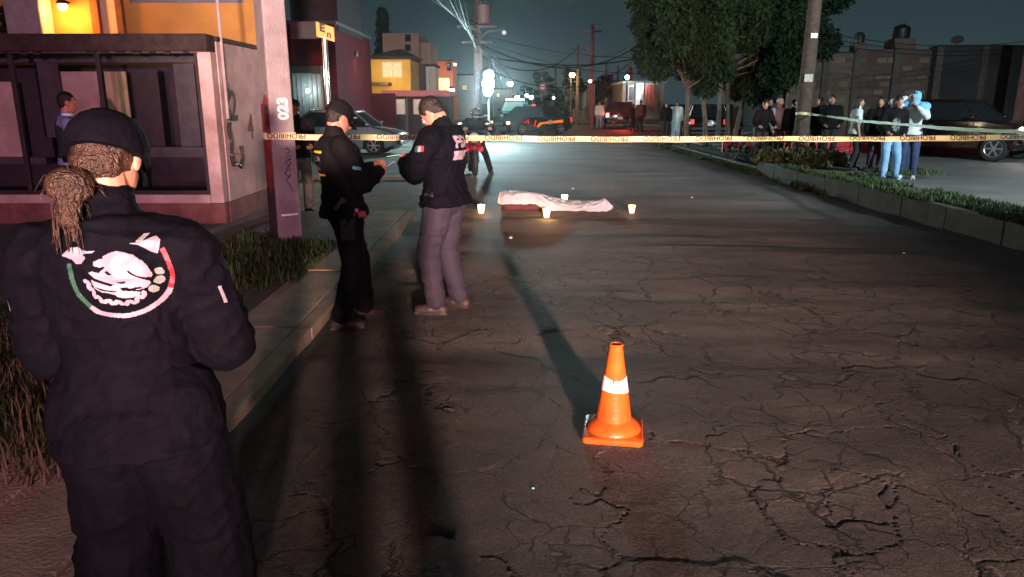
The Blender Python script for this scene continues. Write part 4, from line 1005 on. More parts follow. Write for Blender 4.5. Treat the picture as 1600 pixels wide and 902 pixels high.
g = G(); pts = [(0,0),(.05,-.03),(.0,-.06),(.05,-.08),(-.02,-.10),(.03,-.14),(.05,-.11),(-.03,-.17),(.02,-.20),(.05,-.16),(-.02,-.23),(.04,-.26),(.02,-.21),(-.04,-.29),(.02,-.34),(.03,-.30),(-.03,-.37),(.01,-.42),(.04,-.50)]
g.tube([(.02 + a, -wface(1.1) - .003, 1.14 + b) for a, b in pts], .006, 5); g.obj('scrawl', dark_frame, t, True)
g = G(); g.box((0,-wface(.4)-.004,.36), (.2,.006,.022)); g.obj('white_mark', white_p, t)
for z in (3.2, 5.5): G().bb(-.02,.02,-wface(z)-.03,-wface(z)+.01,z,z+.03).obj('step_bolt', dark_pole, t)
pole_tape = (PX, PY)

t = thing('wooden_pole', 'rough wooden utility pole standing on the grassy median', 'utility pole', (pole_c.x, pole_c.y, .2), 0)
g = G(); g.loft([((.0+.012*z, 0, z), (.195-.008*z + (.006 if k%2 else 0),0,0), (0,.195-.008*z,0)) for k, z in enumerate(np.linspace(0, 8.6, 12))], 18)
g.obj('shaft', wood_pole, t, True)
G().bb(-.12,.10,-.205,-.185,2.03,2.22).obj('torn_notice', mat('pale_paper', (.4,.42,.38), .8, var=.4, scale=20), t)
G().bb(-.05,.12,-.195,-.17,3.1,3.22).obj('tin_plate', mat('tin', (.35,.36,.36), .5, .5, var=.4, scale=20), t)
G().bb(-.9,.9,-.05,.05,7.9,8.0).obj('crossarm', wood_pole, t)

def util_pole(label, px, Y, py_top, py_bot=None, r=.13, m=dark_pole, arms=1, lean=0.0, name='utility_pole'):
    b = zp(px, 190, Y); top = zp(px, py_top, Y).z if py_top > -100 else 9
    t = thing(name, label, 'utility pole', (b.x, Y, 0)); g = G(); g.loft([((lean*z,0,z),(r*(1-.035*z),0,0),(0,r*(1-.035*z),0)) for z in np.linspace(0, top, 6)], 12); g.obj('shaft', m, t, True)
    for k in range(arms): G().bb(-.6+lean*top, .6+lean*top, -.05, .05, top - .5 - k*.7, top - .4 - k*.7).obj('crossarm', m, t)
    return t, Vector((b.x + lean*top, Y, top))
YP = 36.0
t, _ = util_pole('tall utility pole with transformer, street lamp arm and tangle of bright wires', 747, YP, -40, r=.19, arms=0)
pt = zp(751, 10, YP); pz2 = zp(751, 40, YP)
cx_ = pt.x - zp(747, 190, YP).x
G().lathe([(.1,.0),(.30,.02),(.34,.06),(.34,(pt.z-pz2.z)),(.2,(pt.z-pz2.z)+.08)], (cx_+.12, -.3, pz2.z), 20).obj('transformer', mat('transformer_grey', (.10,.055,.06), .6, var=.2), t, True)
G().lathe([(.03,0),(.05,.05),(.03,.1),(.05,.15),(.03,.22)], (cx_+.12,-.3,pt.z+.08), 10).obj('insulator', dark_frame, t)
G().bb(-.9,.9,-.25,-.15,pz2.z-.12,pz2.z-.02).obj('crossarm', dark_pole, t); G().bb(-.7,.7,-.2,-.1,pz2.z-.8,pz2.z-.7).obj('crossarm', dark_pole, t)
zc_ = zp(747, 52, YP).z
g = G(); g.tube([(0,-.1,zc_-.35),(.5,-.3,zc_+.05),(1.15,-.5,zc_+.1)], .03, 8); ar = g.obj('lamp_arm', dark_pole, t, True)
G().ell((1.25,-.55,zc_-.02),(.1,0,0),(0,.22,0),(0,0,.09)).obj('lamp_head', mat('lamp_cover', (.5,.5,.48), .4, emit=(.9,.8,.75), estr=.5), ar, True)
G().box((-.02,-.25,zp(747,62,YP).z),(.4,.3,.7)).obj('meter_box', dark_frame, t, bevel=.02); G().box((.05,-.25,zp(747,95,YP).z),(.36,.25,.9)).obj('splice_box', mat('rust_box', (.14,.08,.07), .8), t, bevel=.02)
# floodlight
fp = Vector((-1.05, 33.6, 2.75)); fp = zp(763, 131, 33.6)
t = thing('floodlight', 'blinding white floodlight on a short mast beside the wire-laden utility pole', 'floodlight', (fp.x, fp.y, 0))
G().cyl((0,.1,0),(0,.1,fp.z),.05).obj('mast', grey_frame, t, True)
for dx, dz, kr in ((0, 0, 1.0), (.03, .36, .8), (-.02, -.34, .7)):  # extra lenses stacked to shape the tall glare of the lamp
    h_ = G().cyl((dx, .10, fp.z + dz), (dx, -.06, fp.z + dz), .20*kr, .27*kr, 24).obj('lamp_glare_housing', dark_frame, t)
    G().ell((dx, -.07, fp.z + dz), (.255*kr,0,0), (0,.05,0), (0,0,.255*kr), 24, 10).obj('lens', mat('flood_glow', (1,1,1), .4, emit=(.72,1,1), estr=400), h_)
bpy.data.objects['floodlight_lamp'].location = (fp.x, fp.y - .25, fp.z)
G().bb(-.3,.3,.07,.13,fp.z-.05,fp.z+.03).obj('bracket', grey_frame, t)
util_pole('tall slim utility pole left of the reddish pole down the street', 901, 58, 68, r=.13)
tr_, _ = util_pole('reddish leaning utility pole down the street', 924, 50, 38, r=.15, m=mat('red_pole', (.22,.07,.06), .8, var=.3), lean=-.012)
util_pole('distant utility pole above the dark rounded tree', 867, 85, 98, r=.13)
util_pole('slim white utility pole left of the white porch house', 945, 66, 96, r=.11, m=mat('white_pole', (.4,.38,.36), .8), arms=0)
util_pole('distant thin pole near the vanishing point', 848, 110, 122, r=.12)
util_pole('distant short pole above the block house', 963, 95, 103, r=.12, arms=0)
tR, _ = util_pole('thick reddish dark pole at the right edge behind the pickup', 1592, 27.5, -60, r=.22, m=mat('red_dark_pole', (.15,.06,.05), .8, var=.3))
def small_lamp(label, px, py, Y, col, estr, r, watt=0, post=True):
    p = zp(px, py, Y); t = thing('street_lamp', label, 'lamp', p)
    G().sph((0,0,0), r).obj('bulb', mat('glow_%d_%d' % (int(px), int(py)), (1,1,1), .4, emit=col, estr=estr), t, True)
    G().lathe([(r*.4, r*1.3), (r*1.25, r*.7), (r*1.15, r*.55)], n=14).obj('shade', dark_frame, t, True)
    if post: G().tube([(0,.1,r), (0,.6,r+.3), (0,.9,r), (0,.9,-p.z)], .04, 6).obj('post', dark_pole, t)
    if watt: lamp('street_lamp_light', 'POINT', p + Vector((0,-r-.1,-r-.1)), watt, col, r)
small_lamp('warm yellow street lamp just right of the floodlight glare', 797, 131, 70, (1,.72,.35), 32, .24, 250)
small_lamp('warm yellow street lamp in front of the rounded tree', 894, 117, 57, (1,.68,.30), 34, .20, 220)
small_lamp('pinkish white lamp above the roof of the parked van', 808, 152, 60, (1,.85,.85), 34, .16, 60)
small_lamp('white lamp left of the floodlight over the red canopy end', 705, 142, 42, (.85,1,1), 60, .17, 300, False)
small_lamp('small cool lamp at the far end of the street, left one', 823, 149, 100, (.8,1,1), 20, .2)
small_lamp('small cool lamp at the far end of the street, right one', 830, 152, 96, (.8,1,1), 20, .26)
small_lamp('tiny cool lamp at the foot of the rounded tree', 865, 153, 60, (.8,1,1), 20, .09)
small_lamp('tiny white lamp high on the corner of the tan building', 711, 101, 66, (.9,1,1), 14, .1, 0, False)
small_lamp('tiny lamp on the reddish pole', 922, 127, 49, (.85,.95,1), 16, .1, 0, False)
# no-stopping sign in front of the tree
p = zp(848, 136, 80); t = thing('round_sign', 'small round red and white road sign before the small far tree', 'sign', p)
G().cyl((0,0,0),(0,.03,0),.42,n=24).obj('red_disc', mat('sign_red', (.5,.08,.08), .5, emit=(.5,.08,.08), estr=.0), t); G().cyl((0,-.02,0),(0,-.001,0),.25,n=24).obj('white_disc', white_p, t)
G().cyl((0,.05,-p.z),(0,.05,.3),.03).obj('post', grey_frame, t)
# yellow sign on shiny post behind the concrete pole
Ys = 15.5; sp_ = zp(513, 165, Ys); 
t = thing('sign_post', 'shiny steel post carrying a yellow sign and a dark panel', 'sign', (sp_.x, Ys, 0))
steel = mat('bright_steel', (.75,.75,.78), .22, .9, var=.05)
G().cyl((0,0,-.02),(0,0,zp(513,58,Ys).z), .055, n=16).obj('post', steel, t, True)
a = zp(456, 61, Ys); b = zp(497, 34, Ys)
G().bb(a.x - sp_.x, b.x - sp_.x, -.06, .02, a.z, b.z).obj('dark_panel', dark_frame, t, bevel=.01)
a = zp(496, 60, Ys); b = zp(521, 34, Ys); dz = .10
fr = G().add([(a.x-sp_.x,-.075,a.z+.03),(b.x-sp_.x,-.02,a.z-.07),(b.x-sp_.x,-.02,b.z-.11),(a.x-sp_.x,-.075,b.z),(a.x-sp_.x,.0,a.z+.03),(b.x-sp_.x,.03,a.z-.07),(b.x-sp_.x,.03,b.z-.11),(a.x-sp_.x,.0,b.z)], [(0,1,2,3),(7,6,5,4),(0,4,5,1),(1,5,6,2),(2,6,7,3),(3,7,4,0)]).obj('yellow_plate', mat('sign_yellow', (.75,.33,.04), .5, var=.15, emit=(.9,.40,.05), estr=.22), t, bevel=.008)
mx_, mz_ = (a.x+b.x)/2 - sp_.x, (a.z+b.z)/2
text_obj('sign_symbol', 'E', .20, dark_frame, fr, (mx_-.05, -.062, mz_+.03), (1,.2,-.25), (0,0,1), .012)
text_obj('sign_symbol', 'n', .17, dark_frame, fr, (mx_+.075, -.045, mz_-.09), (1,.2,-.25), (0,0,1), .008)
# wires
wire_m = mat('wire', (.006,.006,.007), .9, var=0, spec=.05); wire_b = mat('bright_wire', (.06,.07,.07), .7, var=0, spec=.2)
def wire(p, q, sag, label, r=.014, m=wire_m, n=14, group=None):
    p, q = Vector(p), Vector(q); pts = [p.lerp(q, i/n) - Vector((0,0,sag*4*(i/n)*(1-i/n))) for i in range(n+1)]
    tag(G().tube(pts, r, 5).obj('power_line', m, None, True), label, 'wire', group)
pw = lambda py, dx=0: zp(748+dx, py, YP - .2)
rr = random.Random(2)
for i in range(9):
    wire(pw(38 + i*5.5), zp(628 + i*11, -30 - i*3, 24 - i*.3), .10 + i*.05, 'one of the bundled lines running up-left from the transformer pole', .017 if i % 2 else .024, wire_b if i in (2, 5, 7) else wire_m, group='lines running up-left from the transformer pole')
wire(pw(68), zp(1010, 62, 50), 1.4, 'upper long line sagging from the transformer pole to behind the big tree', .03)
wire(pw(85), zp(905, 72, 58), 1.2, 'line from the transformer pole to the tall slim pole', .03)
wire(pw(86), zp(1020, 84, 52), .6, 'lower long line from the transformer pole to behind the big tree', .035)
wire(pw(102), zp(1000, 86, 56), 1.6, 'lowest line from the transformer pole sagging past the tall slim pole', .025)
wire(zp(1000, 60, 50), zp(901, 76, 58), .8, 'pale line between the big tree and the tall slim pole', .022, wire_b)
wire(zp(894, 90, 58), zp(866, 116, 85), .7, 'pale service line hanging from the tall slim pole', .03, wire_b)
for i, (a, b) in enumerate([(46, 44), (54, 52), (62, 58)]):
    wire(zp(1262, a, 20), zp(1700, b, 27), .5, ['top', 'middle', 'lowest'][i] + ' line crossing the sky from the wooden pole to the right edge', .010)
for i, (a, b) in enumerate([(-30, 60), (20, 52)]):
    wire(pw(52 + i*8), zp(1270, 40 + i*14, 34), 1.2 + i*.4, ['upper', 'lower'][i] + ' line from the transformer pole passing behind the tree crown', .016)
# hanging bright cable bundle under the splice box
g = G()
for i in range(10):
    q = zp(752 + i*1.2, 78, YP - .35); e_ = zp(764 + i*4.2, 118 + rr.uniform(-10, 22), YP - .8)
    g.tube([q, q.lerp(e_, .5) + Vector((rr.uniform(-.05,.15), 0, rr.uniform(-.1,.1))), e_], .016, 5)
tag(g.obj('cable_bundle', wire_b, None, True), 'bundle of loose bright cables hanging down from the splice box', 'cable', None)

# ================================================================== TAPE
tape_m = mat('tape_yellow', (.60, .60, .32), .45, var=.12, scale=4); tape_g = mat('tape_green_yellow', (.36, .44, .03), .45, var=.15, scale=3); tape_txt = mat('tape_black', (.015,.013,.012), .5, var=0)
post_b = Vector((6.75, 9.3, .3))
tp = thing('tape_post', 'thin steel stake on the median where the barrier tapes end', 'post', post_b)
G().cyl((0,0,-.3),(0,0,1.25),.03).obj('stake', dark_pole, tp, True); G().lathe([(.05,0),(.03,.04)], (0,0,1.2), 10).obj('stake_cap', dark_pole, tp, True)
def tape(label, A, B, wd, sag, twist, pitch, tsize, vis, seed, text_off=.18, m=None):
    A, B = Vector(A), Vector(B); L_ = (B - A).length; rr = np.random.RandomState(seed); ph_ = rr.uniform(0, 6, 6)
    t = thing('barrier_tape', label, 'tape', A); dx = (B - A).normalized(); nrm = Vector((0,-1,0)); 
    side = Vector((0,0,1))
    def pos(u, v, off=0.0):
        k = u / L_; c = (B - A)*k - Vector((0,0,sag*4*k*(1-k)))
        a = twist(u); up = Vector((0, math.sin(a), math.cos(a))); n_ = Vector((0,-math.cos(a), math.sin(a)))
        c += Vector((0, .006*math.sin(3.1*u+ph_[0]), .004*math.sin(1.7*u+ph_[1]) + .0025*math.sin(7.3*u+ph_[2])))
        return c + up*v + n_*(off + .004*math.sin(v*60 + u*2))
    n = int(L_/.05); V = []; F_ = []
    for i in range(n+1):
        for j in range(5): V.append(pos(L_*i/n, wd*(j/4 - .5)))
    for i in range(n):
        for j in range(4): a = i*5+j; F_.append((a, a+5, a+6, a+1))
    G().add(V, F_).obj('ribbon', m or tape_m, t, True, angle=180)
    V0, F0 = text_mesh('PROHIBIDO', tsize, .0015)
    hx = max(v.x for v in V0); k = 0; u = text_off
    while u + hx*2 < L_:
        V = [pos(u + hx - v.x, min(wd*.5, (-v.y)*1.0 + wd*vis), .0035) for v in V0]
        G().add(V, F0).obj('lettering', tape_txt, t); u += pitch
    return t
pf = .235
TA = zp(413, 213, PY - .21)
tape('long yellow PROHIBIDO tape stretched across the whole street from the concrete pole', TA, (post_b.x, post_b.y - .04, zp(1640, 214, post_b.y).z), .068, .03, lambda u: .45*math.sin(u*.9)+.25*math.sin(u*2.7+1) + (.5 if u > 6.2 and u < 7.6 else 0)*math.sin((u-6.2)*2.24)**2, .63, .085, .16, 1, .03)
pole2 = Vector((pole_c.x + .1, pole_c.y - .21, zp(1262, 178, pole_c.y - .21).z))
tape('second yellow tape running down from the wooden pole to the right edge', pole2, (post_b.x, post_b.y - .06, zp(1640, 210, post_b.y).z), .056, .06, lambda u: .6*math.sin(u*.7 + 1), .63, .08, .16, 3, 6.0, tape_g)
g = G(); r_ = .262
for z in (-.02,.02): pass
n = 24; V = []; F_ = []
for i in range(n):
    a = 2*math.pi*i/n
    for dz in (-.035, .035): V.append((pole_c.x + .02 + .20*math.cos(a), pole_c.y + .20*math.sin(a), pole2.z + dz + .012*math.sin(a*2)))
for i in range(n): a = 2*i; b = 2*((i+1)%n); F_.append((a, b, b+1, a+1))
tag(G().add(V, F_).obj('tape_loop', tape_m, None, True, angle=180), 'loop of yellow tape tied round the wooden pole', 'tape')
V = []; F_ = []
q = .150*math.sqrt(2)
ring = []
for i in range(5): a = R(38 + 45 + 90*i); ring.append((PX + .21*math.cos(a), PY + .21*math.sin(a)))
for x, y in ring:
    for dz in (-.036, .036): V.append((x, y, TA.z + dz))
for i in range(4): a = 2*i; F_.append((a, a+2, a+3, a+1))
tag(G().add(V, F_).obj('tape_loop', tape_m, None), 'loop of yellow tape tied round the concrete pole', 'tape')

# ================================================================== CONE
cp_ = gp(960, 688, 0); 
t = thing('traffic_cone', 'orange traffic cone with a torn white band on the cracked road', 'traffic cone', (cp_.x, cp_.y + .06, .012), R(-9))
orange_p = mat('cone_orange', (.62, .085, .012), .38, var=.28, scale=9, detail=9, col2=(.88,.15,.02), bump=.12, bscale=60)
g = G(); prof = [(.142,.038),(.139,.052),(.124,.070),(.098,.088),(.094,.092)]
g.lathe([(.150,.030)] + prof, n=48, cap=False); g.obj('skirt', orange_p, t, True, angle=30)
g = G(); g.lathe([(.093,.088),(.093,.10),(.034,.485),(.038,.492),(.032,.50),(.026,.50),(.026,.46)], n=48, cap=False); g.obj('cone_body', orange_p, t, True, angle=40)
bs = G(); k = .19
for z, e_, in ((0.0,.0),(.030,.0)): pass
V = []; 
def rr_sq(hw, rad, z, n=6):
    P_ = []
    for cx, cy, a0 in ((hw-rad,hw-rad,0),(-hw+rad,hw-rad,90),(-hw+rad,-hw+rad,180),(hw-rad,-hw+rad,270)):
        for i in range(n+1): a = R(a0 + 90*i/n); P_.append((cx + rad*math.cos(a), cy + rad*math.sin(a), z))
    return P_
layers = [rr_sq(.152,.025,0), rr_sq(.156,.025,.006), rr_sq(.156,.025,.028), rr_sq(.150,.025,.034)]
m_n = len(layers[0]); F_ = []
for j in range(3):
    for i in range(m_n): F_.append((j*m_n+i, j*m_n+(i+1)%m_n, (j+1)*m_n+(i+1)%m_n, (j+1)*m_n+i))
F_ += [tuple(reversed(range(m_n))), tuple(3*m_n+i for i in range(m_n))]
G().add(sum(layers, []), F_).obj('base_plate', orange_p, t, True, angle=40)
n = 64; V = []; F_ = []; rr = random.Random(6)
band_r = lambda z: .093 - (z - .10)*(.059/.385) + .0022
for i in range(n+1):
    a = 2*math.pi*i/n; zt = .325 + .008*math.sin(a*2+1) + rr.uniform(-.002,.002) - (.022 if i in (47, ) else 0); zb = .245 - .012*math.sin(a + .4) + rr.uniform(-.002,.002)
    if i == n: zt, zb = V[1][2], V[0][2]
    for z in (zb, zt): V.append((band_r(z)*math.cos(a), band_r(z)*math.sin(a), z))
for i in range(n): F_.append((2*i, 2*i+2, 2*i+3, 2*i+1))
G().add(V, F_).obj('white_band', mat('white_tape', (.85,.85,.83), .35, var=.08, scale=20), t, True, angle=180)

# ================================================================== COVERED BODY AND CANDLES
sA = gp(786, 331, 0); sB = gp(962, 336, 0)
t = thing('white_sheet', 'white sheet draped over a covered body lying on the road', 'sheet', (sA.x, sA.y, 0))
sheet_m = mat('white_cloth', (.40, .44, .52), .85, var=.08, scale=5, bump=.6, bscale=12)
Lx = sB.x - sA.x; nx, ny = 150, 60
U, V_ = np.meshgrid(np.linspace(-.03, 1.0, nx), np.linspace(-1, 1, ny))
cen = .16 + .10*np.sin(U*2.6) - .12*U; half = .37 - .10*np.clip(U,0,1) + .03*np.sin(U*9)
half = half*np.clip((U + .06)*14, .55, 1)
xx = U*Lx + (fbm(U*4+2, V_*2, 5, 3)-.5)*.05 + .02*V_; yy = cen + V_*half
prof_h = np.interp(U, [-.03, .02, .1, .35, .5, .62, .75, .86, .93, 1.0], [.22, .27, .275, .225, .16, .12, .115, .14, .17, .05])
crossp = np.clip(1 - np.abs(V_)**3.4, 0, 1)
lift = .13*np.clip((.42 - U)/.12, 0, 1)*np.clip(-V_, 0, 1)          # near edge does not reach the ground on the left
zz = prof_h*crossp + lift + .012
wr = fbm(U*9 + V_*1.5, V_*3 - U*4, 9, 3); zz += .035*(1 - np.abs(2*wr-1))**4*np.clip(crossp+.2, 0, 1) - .008
zz = np.maximum(zz, .010 + .02*fbm(U*20, V_*6, 12, 2)); zz += .02*np.clip((np.abs(V_)-.85)/.15, 0, 1)*fbm(U*24, V_*2, 3, 2)
tipx = np.clip((U - .86)/.14, 0, 1); yy = yy*(1 - tipx) + (cen + V_*half*(1-.75*tipx) - .05*tipx)*tipx
ii = np.arange(nx*ny).reshape(ny, nx)
Fq = np.stack([ii[:-1,:-1], ii[:-1,1:], ii[1:,1:], ii[1:,:-1]], -1).reshape(-1,4)
np_mesh('cloth', np.stack([xx, yy, zz], -1).reshape(-1,3), Fq, sheet_m, t, True)
g = G(); g.capsule((.08,.04,.09),(.58,.04,.085),.09,.085,1.7,(0,1,0)); g.capsule((.55,.14,.055),(1.1,.18,.045),.05,.045,1.5,(0,1,0)); g.capsule((1.1,.16,.045),(1.6,.14,.04),.045,.035,1.5,(0,1,0))
bo = thing('covered_body', 'dark maroon clothed form showing under the near edge of the white sheet', 'body', (sA.x, sA.y, 0))
remesh(g, 'clothed_form', mat('maroon_cloth', (.07,.018,.022), .85, var=.3, scale=8), bo, .015, 2, folds(.008, 12, 4))
wax_m = mat('candle_glass_lit', (.9,.6,.3), .3, emit=(1,.56,.22), estr=9); wax_dim = mat('candle_glass_dim', (.8,.6,.4), .3, emit=(1,.6,.3), estr=3)
flame_m = mat('flame', (1,.6,.2), .5, emit=(1,.55,.15), estr=38)
def candle(px, py, hh, lab, lit=True, watt=6):
    p = gp(px, py, 0); t = thing('candle', lab, 'candle', (p.x, p.y, .012), 0, 'candles in glasses around the sheet')
    G().lathe([(.034,0),(.038,.01),(.058,hh),(.052,hh),(.036,.015)], n=20, cap=False).obj('glass_cup', wax_m if lit else wax_dim, t, True, angle=60)
    G().lathe([(.034,.012),(.045,hh*.5)], n=20).obj('wax', wax_m if lit else wax_dim, t, True, angle=40)
    G().cyl((0,0,hh*.5),(0,0,hh*.6),.003).obj('wick', dark_frame, t)
    G().lathe([(.004,0),(.014,.015),(.010,.03),(.002,.05)], (0,0,hh*.55), 12).obj('flame', flame_m, t, True)
    lamp('candle_light', 'POINT', (p.x, p.y, hh + .05), watt, (1,.50,.18), .02)
candle(752, 334, .125, 'candle glass left of the sheet, beside the standing officer'); candle(882, 319, .14, 'candle glass behind the middle of the sheet', True, 12)
candle(854, 341, .125, 'candle glass in front of the middle of the sheet', True, 16); candle(987, 334, .12, 'dimmer candle glass right of the pointed end of the sheet', False, 1.5)
rr = random.Random(12)
lit_ = mat('paper_scrap', (.6,.6,.6), .8)
for px, py, lab, s in ((798, 375, 'pale scrap of paper on the road before the sheet', .035), (1081, 311, 'small white scrap near the middle of the road', .03), (1412, 399, 'tiny pale pebble in the road near the kerb', .02), (833, 770, 'tiny bright bead in the road by the crack', .006), (700, 399, 'pinkish stone near the officer', .03), (375, 783, 'pale pebble beside the foreground woman', .018), (895, 297, 'flat pale chip left of the red scrap', .03), (955, 293, 'small red wrapper on the road behind the sheet', .035)):
    p = gp(px, py, 0); o = G().ell((0,0,s*.3),(s,0,0),(0,s*.7,0),(0,0,s*.4), 7, 5).obj('litter', mat('cyan_bead', (.3,.8,.9), .2, emit=(.3,.9,1), estr=1.5) if py == 770 else mat('red_wrapper', (.4,.05,.05), .6) if px == 955 else lit_, None)
    o.location = (p.x, p.y, .02); o.rotation_euler = (0,0,rr.uniform(0,3)); tag(o, lab, 'litter')

# ================================================================== VEHICLES
chrome = mat('chrome', (.7,.7,.72), .15, 1.0, var=0); car_glass = mat('car_glass', (.012,.015,.018), .06, var=0, spec=.8)
black_tr = mat('black_trim', (.014,.014,.015), .5, var=.1)
tail_on = mat('tail_lit', (1,.1,.05), .3, emit=(1,.08,.05), estr=26); tail_dim = mat('tail_dim', (.5,.03,.03), .25, emit=(1,.08,.06), estr=.7); tail_off = mat('tail_off', (.3,.02,.02), .2)
head_on = mat('head_lit', (1,1,1), .2, emit=(1,.93,.82), estr=120); head_off = mat('head_glass', (.5,.5,.52), .1, .3, var=0); head_dim = mat('head_warm', (.8,.5,.3), .2, emit=(1,.62,.3), estr=2.4)
def car(label, cat, loc, rz, paint, L_=4.3, W=1.72, deck=.78, hood=.92, belt=.96, roof=1.46, gh=((.62,-.95),(1.22,-1.75)), wb=(1.28,-1.32), wr=.32, head=head_off, tail=tail_off, name='parked_car', group=None, zl=.2, pickup=False, plate='', trunk=None, glassm=None):
    """x forward. gh = ((roof front x, roof rear x),(screen base x, rear glass base x))"""
    t = thing(name, label, cat, loc, rz, group); hl = L_/2; glassm = glassm or car_glass
    trunk = trunk if trunk is not None else belt
    out = [(hl-.05, zl+.12), (hl, zl+.3), (hl-.02, deck-.08), (hl-.12, deck), (gh[1][0]+.12, hood), (gh[1][0]-.05, belt)]
    if pickup: out += [(gh[1][1]-.02, belt), (gh[1][1]-.06, belt-.02), (-hl+.05, belt-.04), (-hl, belt-.12)]
    else: out += [(gh[1][1]+.1, trunk+.01), (gh[1][1]-.15, trunk), (-hl+.1, trunk-.03), (-hl+.02, trunk-.15)]
    out += [(-hl, zl+.35), (-hl+.06, zl+.1)]
    lo = []
    for cx in (wb[1], wb[0]):
        lo.append((cx - wr - .06, zl))
        for q in range(9): a = R(180 - 22.5*q*1.0); lo.append((cx + (wr+.06)*math.cos(a), wr + (wr+.06)*math.sin(a)*1.0 if math.sin(a) > 0 else zl))
        lo.append((cx + wr + .06, zl))
    # keep monotone
    lo2 = []
    for p in lo:
        if not lo2 or p[0] > lo2[-1][0] + .005: lo2.append((p[0], max(p[1], zl)))
    poly = out + lo2
    cz = .55; n = len(poly); V = []; F_ = []
    ws = [(-1, .06, .035), (-.94, .015, .01), (-.6, 0, 0), (0, -.03, 0), (.6, 0, 0), (.94, .015, .01), (1, .06, .035)]
    for f, ix, iz in ws:
        for x, z in poly:
            sx_ = 1 - (ix/hl if abs(x) > hl*.8 else 0) - (.05 if (abs(f) > .9 and abs(x) > hl - .2) else 0)
            V.append((x*sx_, f*W/2*(1 - .03*(z > .8)), z + (-iz if z > .6 else iz*.3)))
    for j in range(len(ws)-1):
        for i in range(n): F_.append((j*n+i, (j+1)*n+i, (j+1)*n+(i+1)%n, j*n+(i+1)%n))
    F_ += [tuple(range(n)), tuple(reversed(range((len(ws)-1)*n, len(ws)*n)))]
    G().add(V, F_).obj('body', paint, t, True, bevel=.012, angle=28)
    (rx0, rx1), (bx0, bx1) = gh; wb_, wt = W/2*.93, W/2*.76
    bot = [(bx0,-wb_,belt-.01),(bx0,wb_,belt-.01),(bx1,wb_,belt-.01),(bx1,-wb_,belt-.01)]; top = [(rx0,-wt,roof-.04),(rx0,wt,roof-.04),(rx1,wt,roof-.04),(rx1,-wt,roof-.04)]
    B = [Vector(p) for p in bot]; T = [Vector(p) for p in top]
    G().add(B+T, [(0,1,5,4),(1,2,6,5),(2,3,7,6),(3,0,4,7),(4,5,6,7)]).obj('windows', glassm, t)
    g = G(); S = []
    for k, (e, z) in enumerate(((0,-.045),(.0,-.01),(-.05,.03),(-.22,.05))):
        S.append([(rx0+e*.9+.02,-(wt+e*.5+.015),roof+z),(rx0+e*.9+.02,wt+e*.5+.015,roof+z),(rx1-e*.9-.02,wt+e*.5+.015,roof+z),(rx1-e*.9-.02,-(wt+e*.5+.015),roof+z)])
    V = sum(S, []); F_ = [(0,1,2,3),(15,14,13,12)]
    for j in range(3):
        for i in range(4): F_.append((j*4+i, j*4+(i+1)%4, (j+1)*4+(i+1)%4, (j+1)*4+i))
    g.add(V, F_); g.obj('roof', paint, t, True, bevel=.015, angle=40)
    for i in range(4):
        pil = G(); pil.tube([B[i] + Vector((0,0,-.01)), T[i] + Vector((0,0,.0))], .032, 6); pil.obj('pillar', paint, t, True)
    mid = [(.5*(bx0+bx1)+.05, .5*(rx0+rx1))] if L_ < 5.6 else [(bx0*.45+bx1*.55, rx0*.45+rx1*.55)]
    for s_ in (-1, 1):
        for b_, r_ in mid: G().tube([(b_, s_*wb_, belt), (r_, s_*wt, roof-.04)], .028, 6).obj('pillar', black_tr, t, True)
        for dx in ((bx0-.12), mid[0][0], (bx1+.35)):
            G().box((dx, s_*(W/2+.001), (belt+zl)/2+.06), (.012, .012, belt-zl-.22)).obj('door_gap', black_tr, t)
        G().box((mid[0][0]+.15, s_*(W/2+.01), belt-.14), (.16,.03,.03)).obj('door_handle', chrome if tail is tail_off else black_tr, t, bevel=.006)
        G().ell((bx0-.12, s_*(W/2+.08), belt+.07), (.07,0,0), (0,.10,0), (0,0,.07)).obj('wing_mirror', paint, t, True)
        G().box((hl-.09, s_*W*.37, deck-.15), (.14,.30,.15), rz=-s_*.25).obj('headlight', head, t, bevel=.03)
        G().box((-hl+.05, s_*W*.41, belt-.22), (.10,.18,.24), rz=s_*.12).obj('tail_light', tail, t, bevel=.02)
        for x in wb:
            o = bpy.data.objects.new('wheel', None); C.objects.link(o); o.parent = t; o.location = (x, s_*(W/2-.11), wr); o.rotation_euler = (R(-90)*s_, 0, 0)
            tyre_g(wr, .21).obj('tyre', rubber, o, True); rim_g(wr, .21, 6).obj('rim', rim_m, o, True, angle=30)
    G().bb(-hl+.2, hl-.2, -W/2+.14, W/2-.14, zl-.02, .6).obj('underbody', black_tr, t)
    G().box((hl-.0, 0, deck-.22), (.05, W*.42, .16)).obj('grille', black_tr, t, bevel=.01)
    G().box((hl+.0, 0, zl+.2), (.09, W*.86, .16)).obj('bumper', black_tr, t, bevel=.03)
    G().box((-hl-.0, 0, zl+.22), (.09, W*.88, .17)).obj('bumper', black_tr, t, bevel=.03)
    pl = G().box((-hl-.052, 0, zl+.42), (.01, .34, .15)).obj('number_plate', mat('plate_white', (.7,.7,.7), .5, emit=(.9,.8,.8), estr=.35 if tail is not tail_off else 0), t)
    return t
silver = mat('silver_paint', (.32,.33,.36), .25, .7, var=.05, coat=.6)
p = zp(541, 230, 26.5); 
c = car('silver saloon parked side-on behind the officer in the black cap', 'car', (zp(632,230,26.5).x - 2.15, 26.6, -.03), R(-4), silver, head=head_off)
dark_red = mat('dark_red_paint', (.014,.005,.005), .25, .3, var=.08, coat=.6); blackp = mat('black_paint', (.015,.016,.018), .22, .2, var=.05, coat=.7)
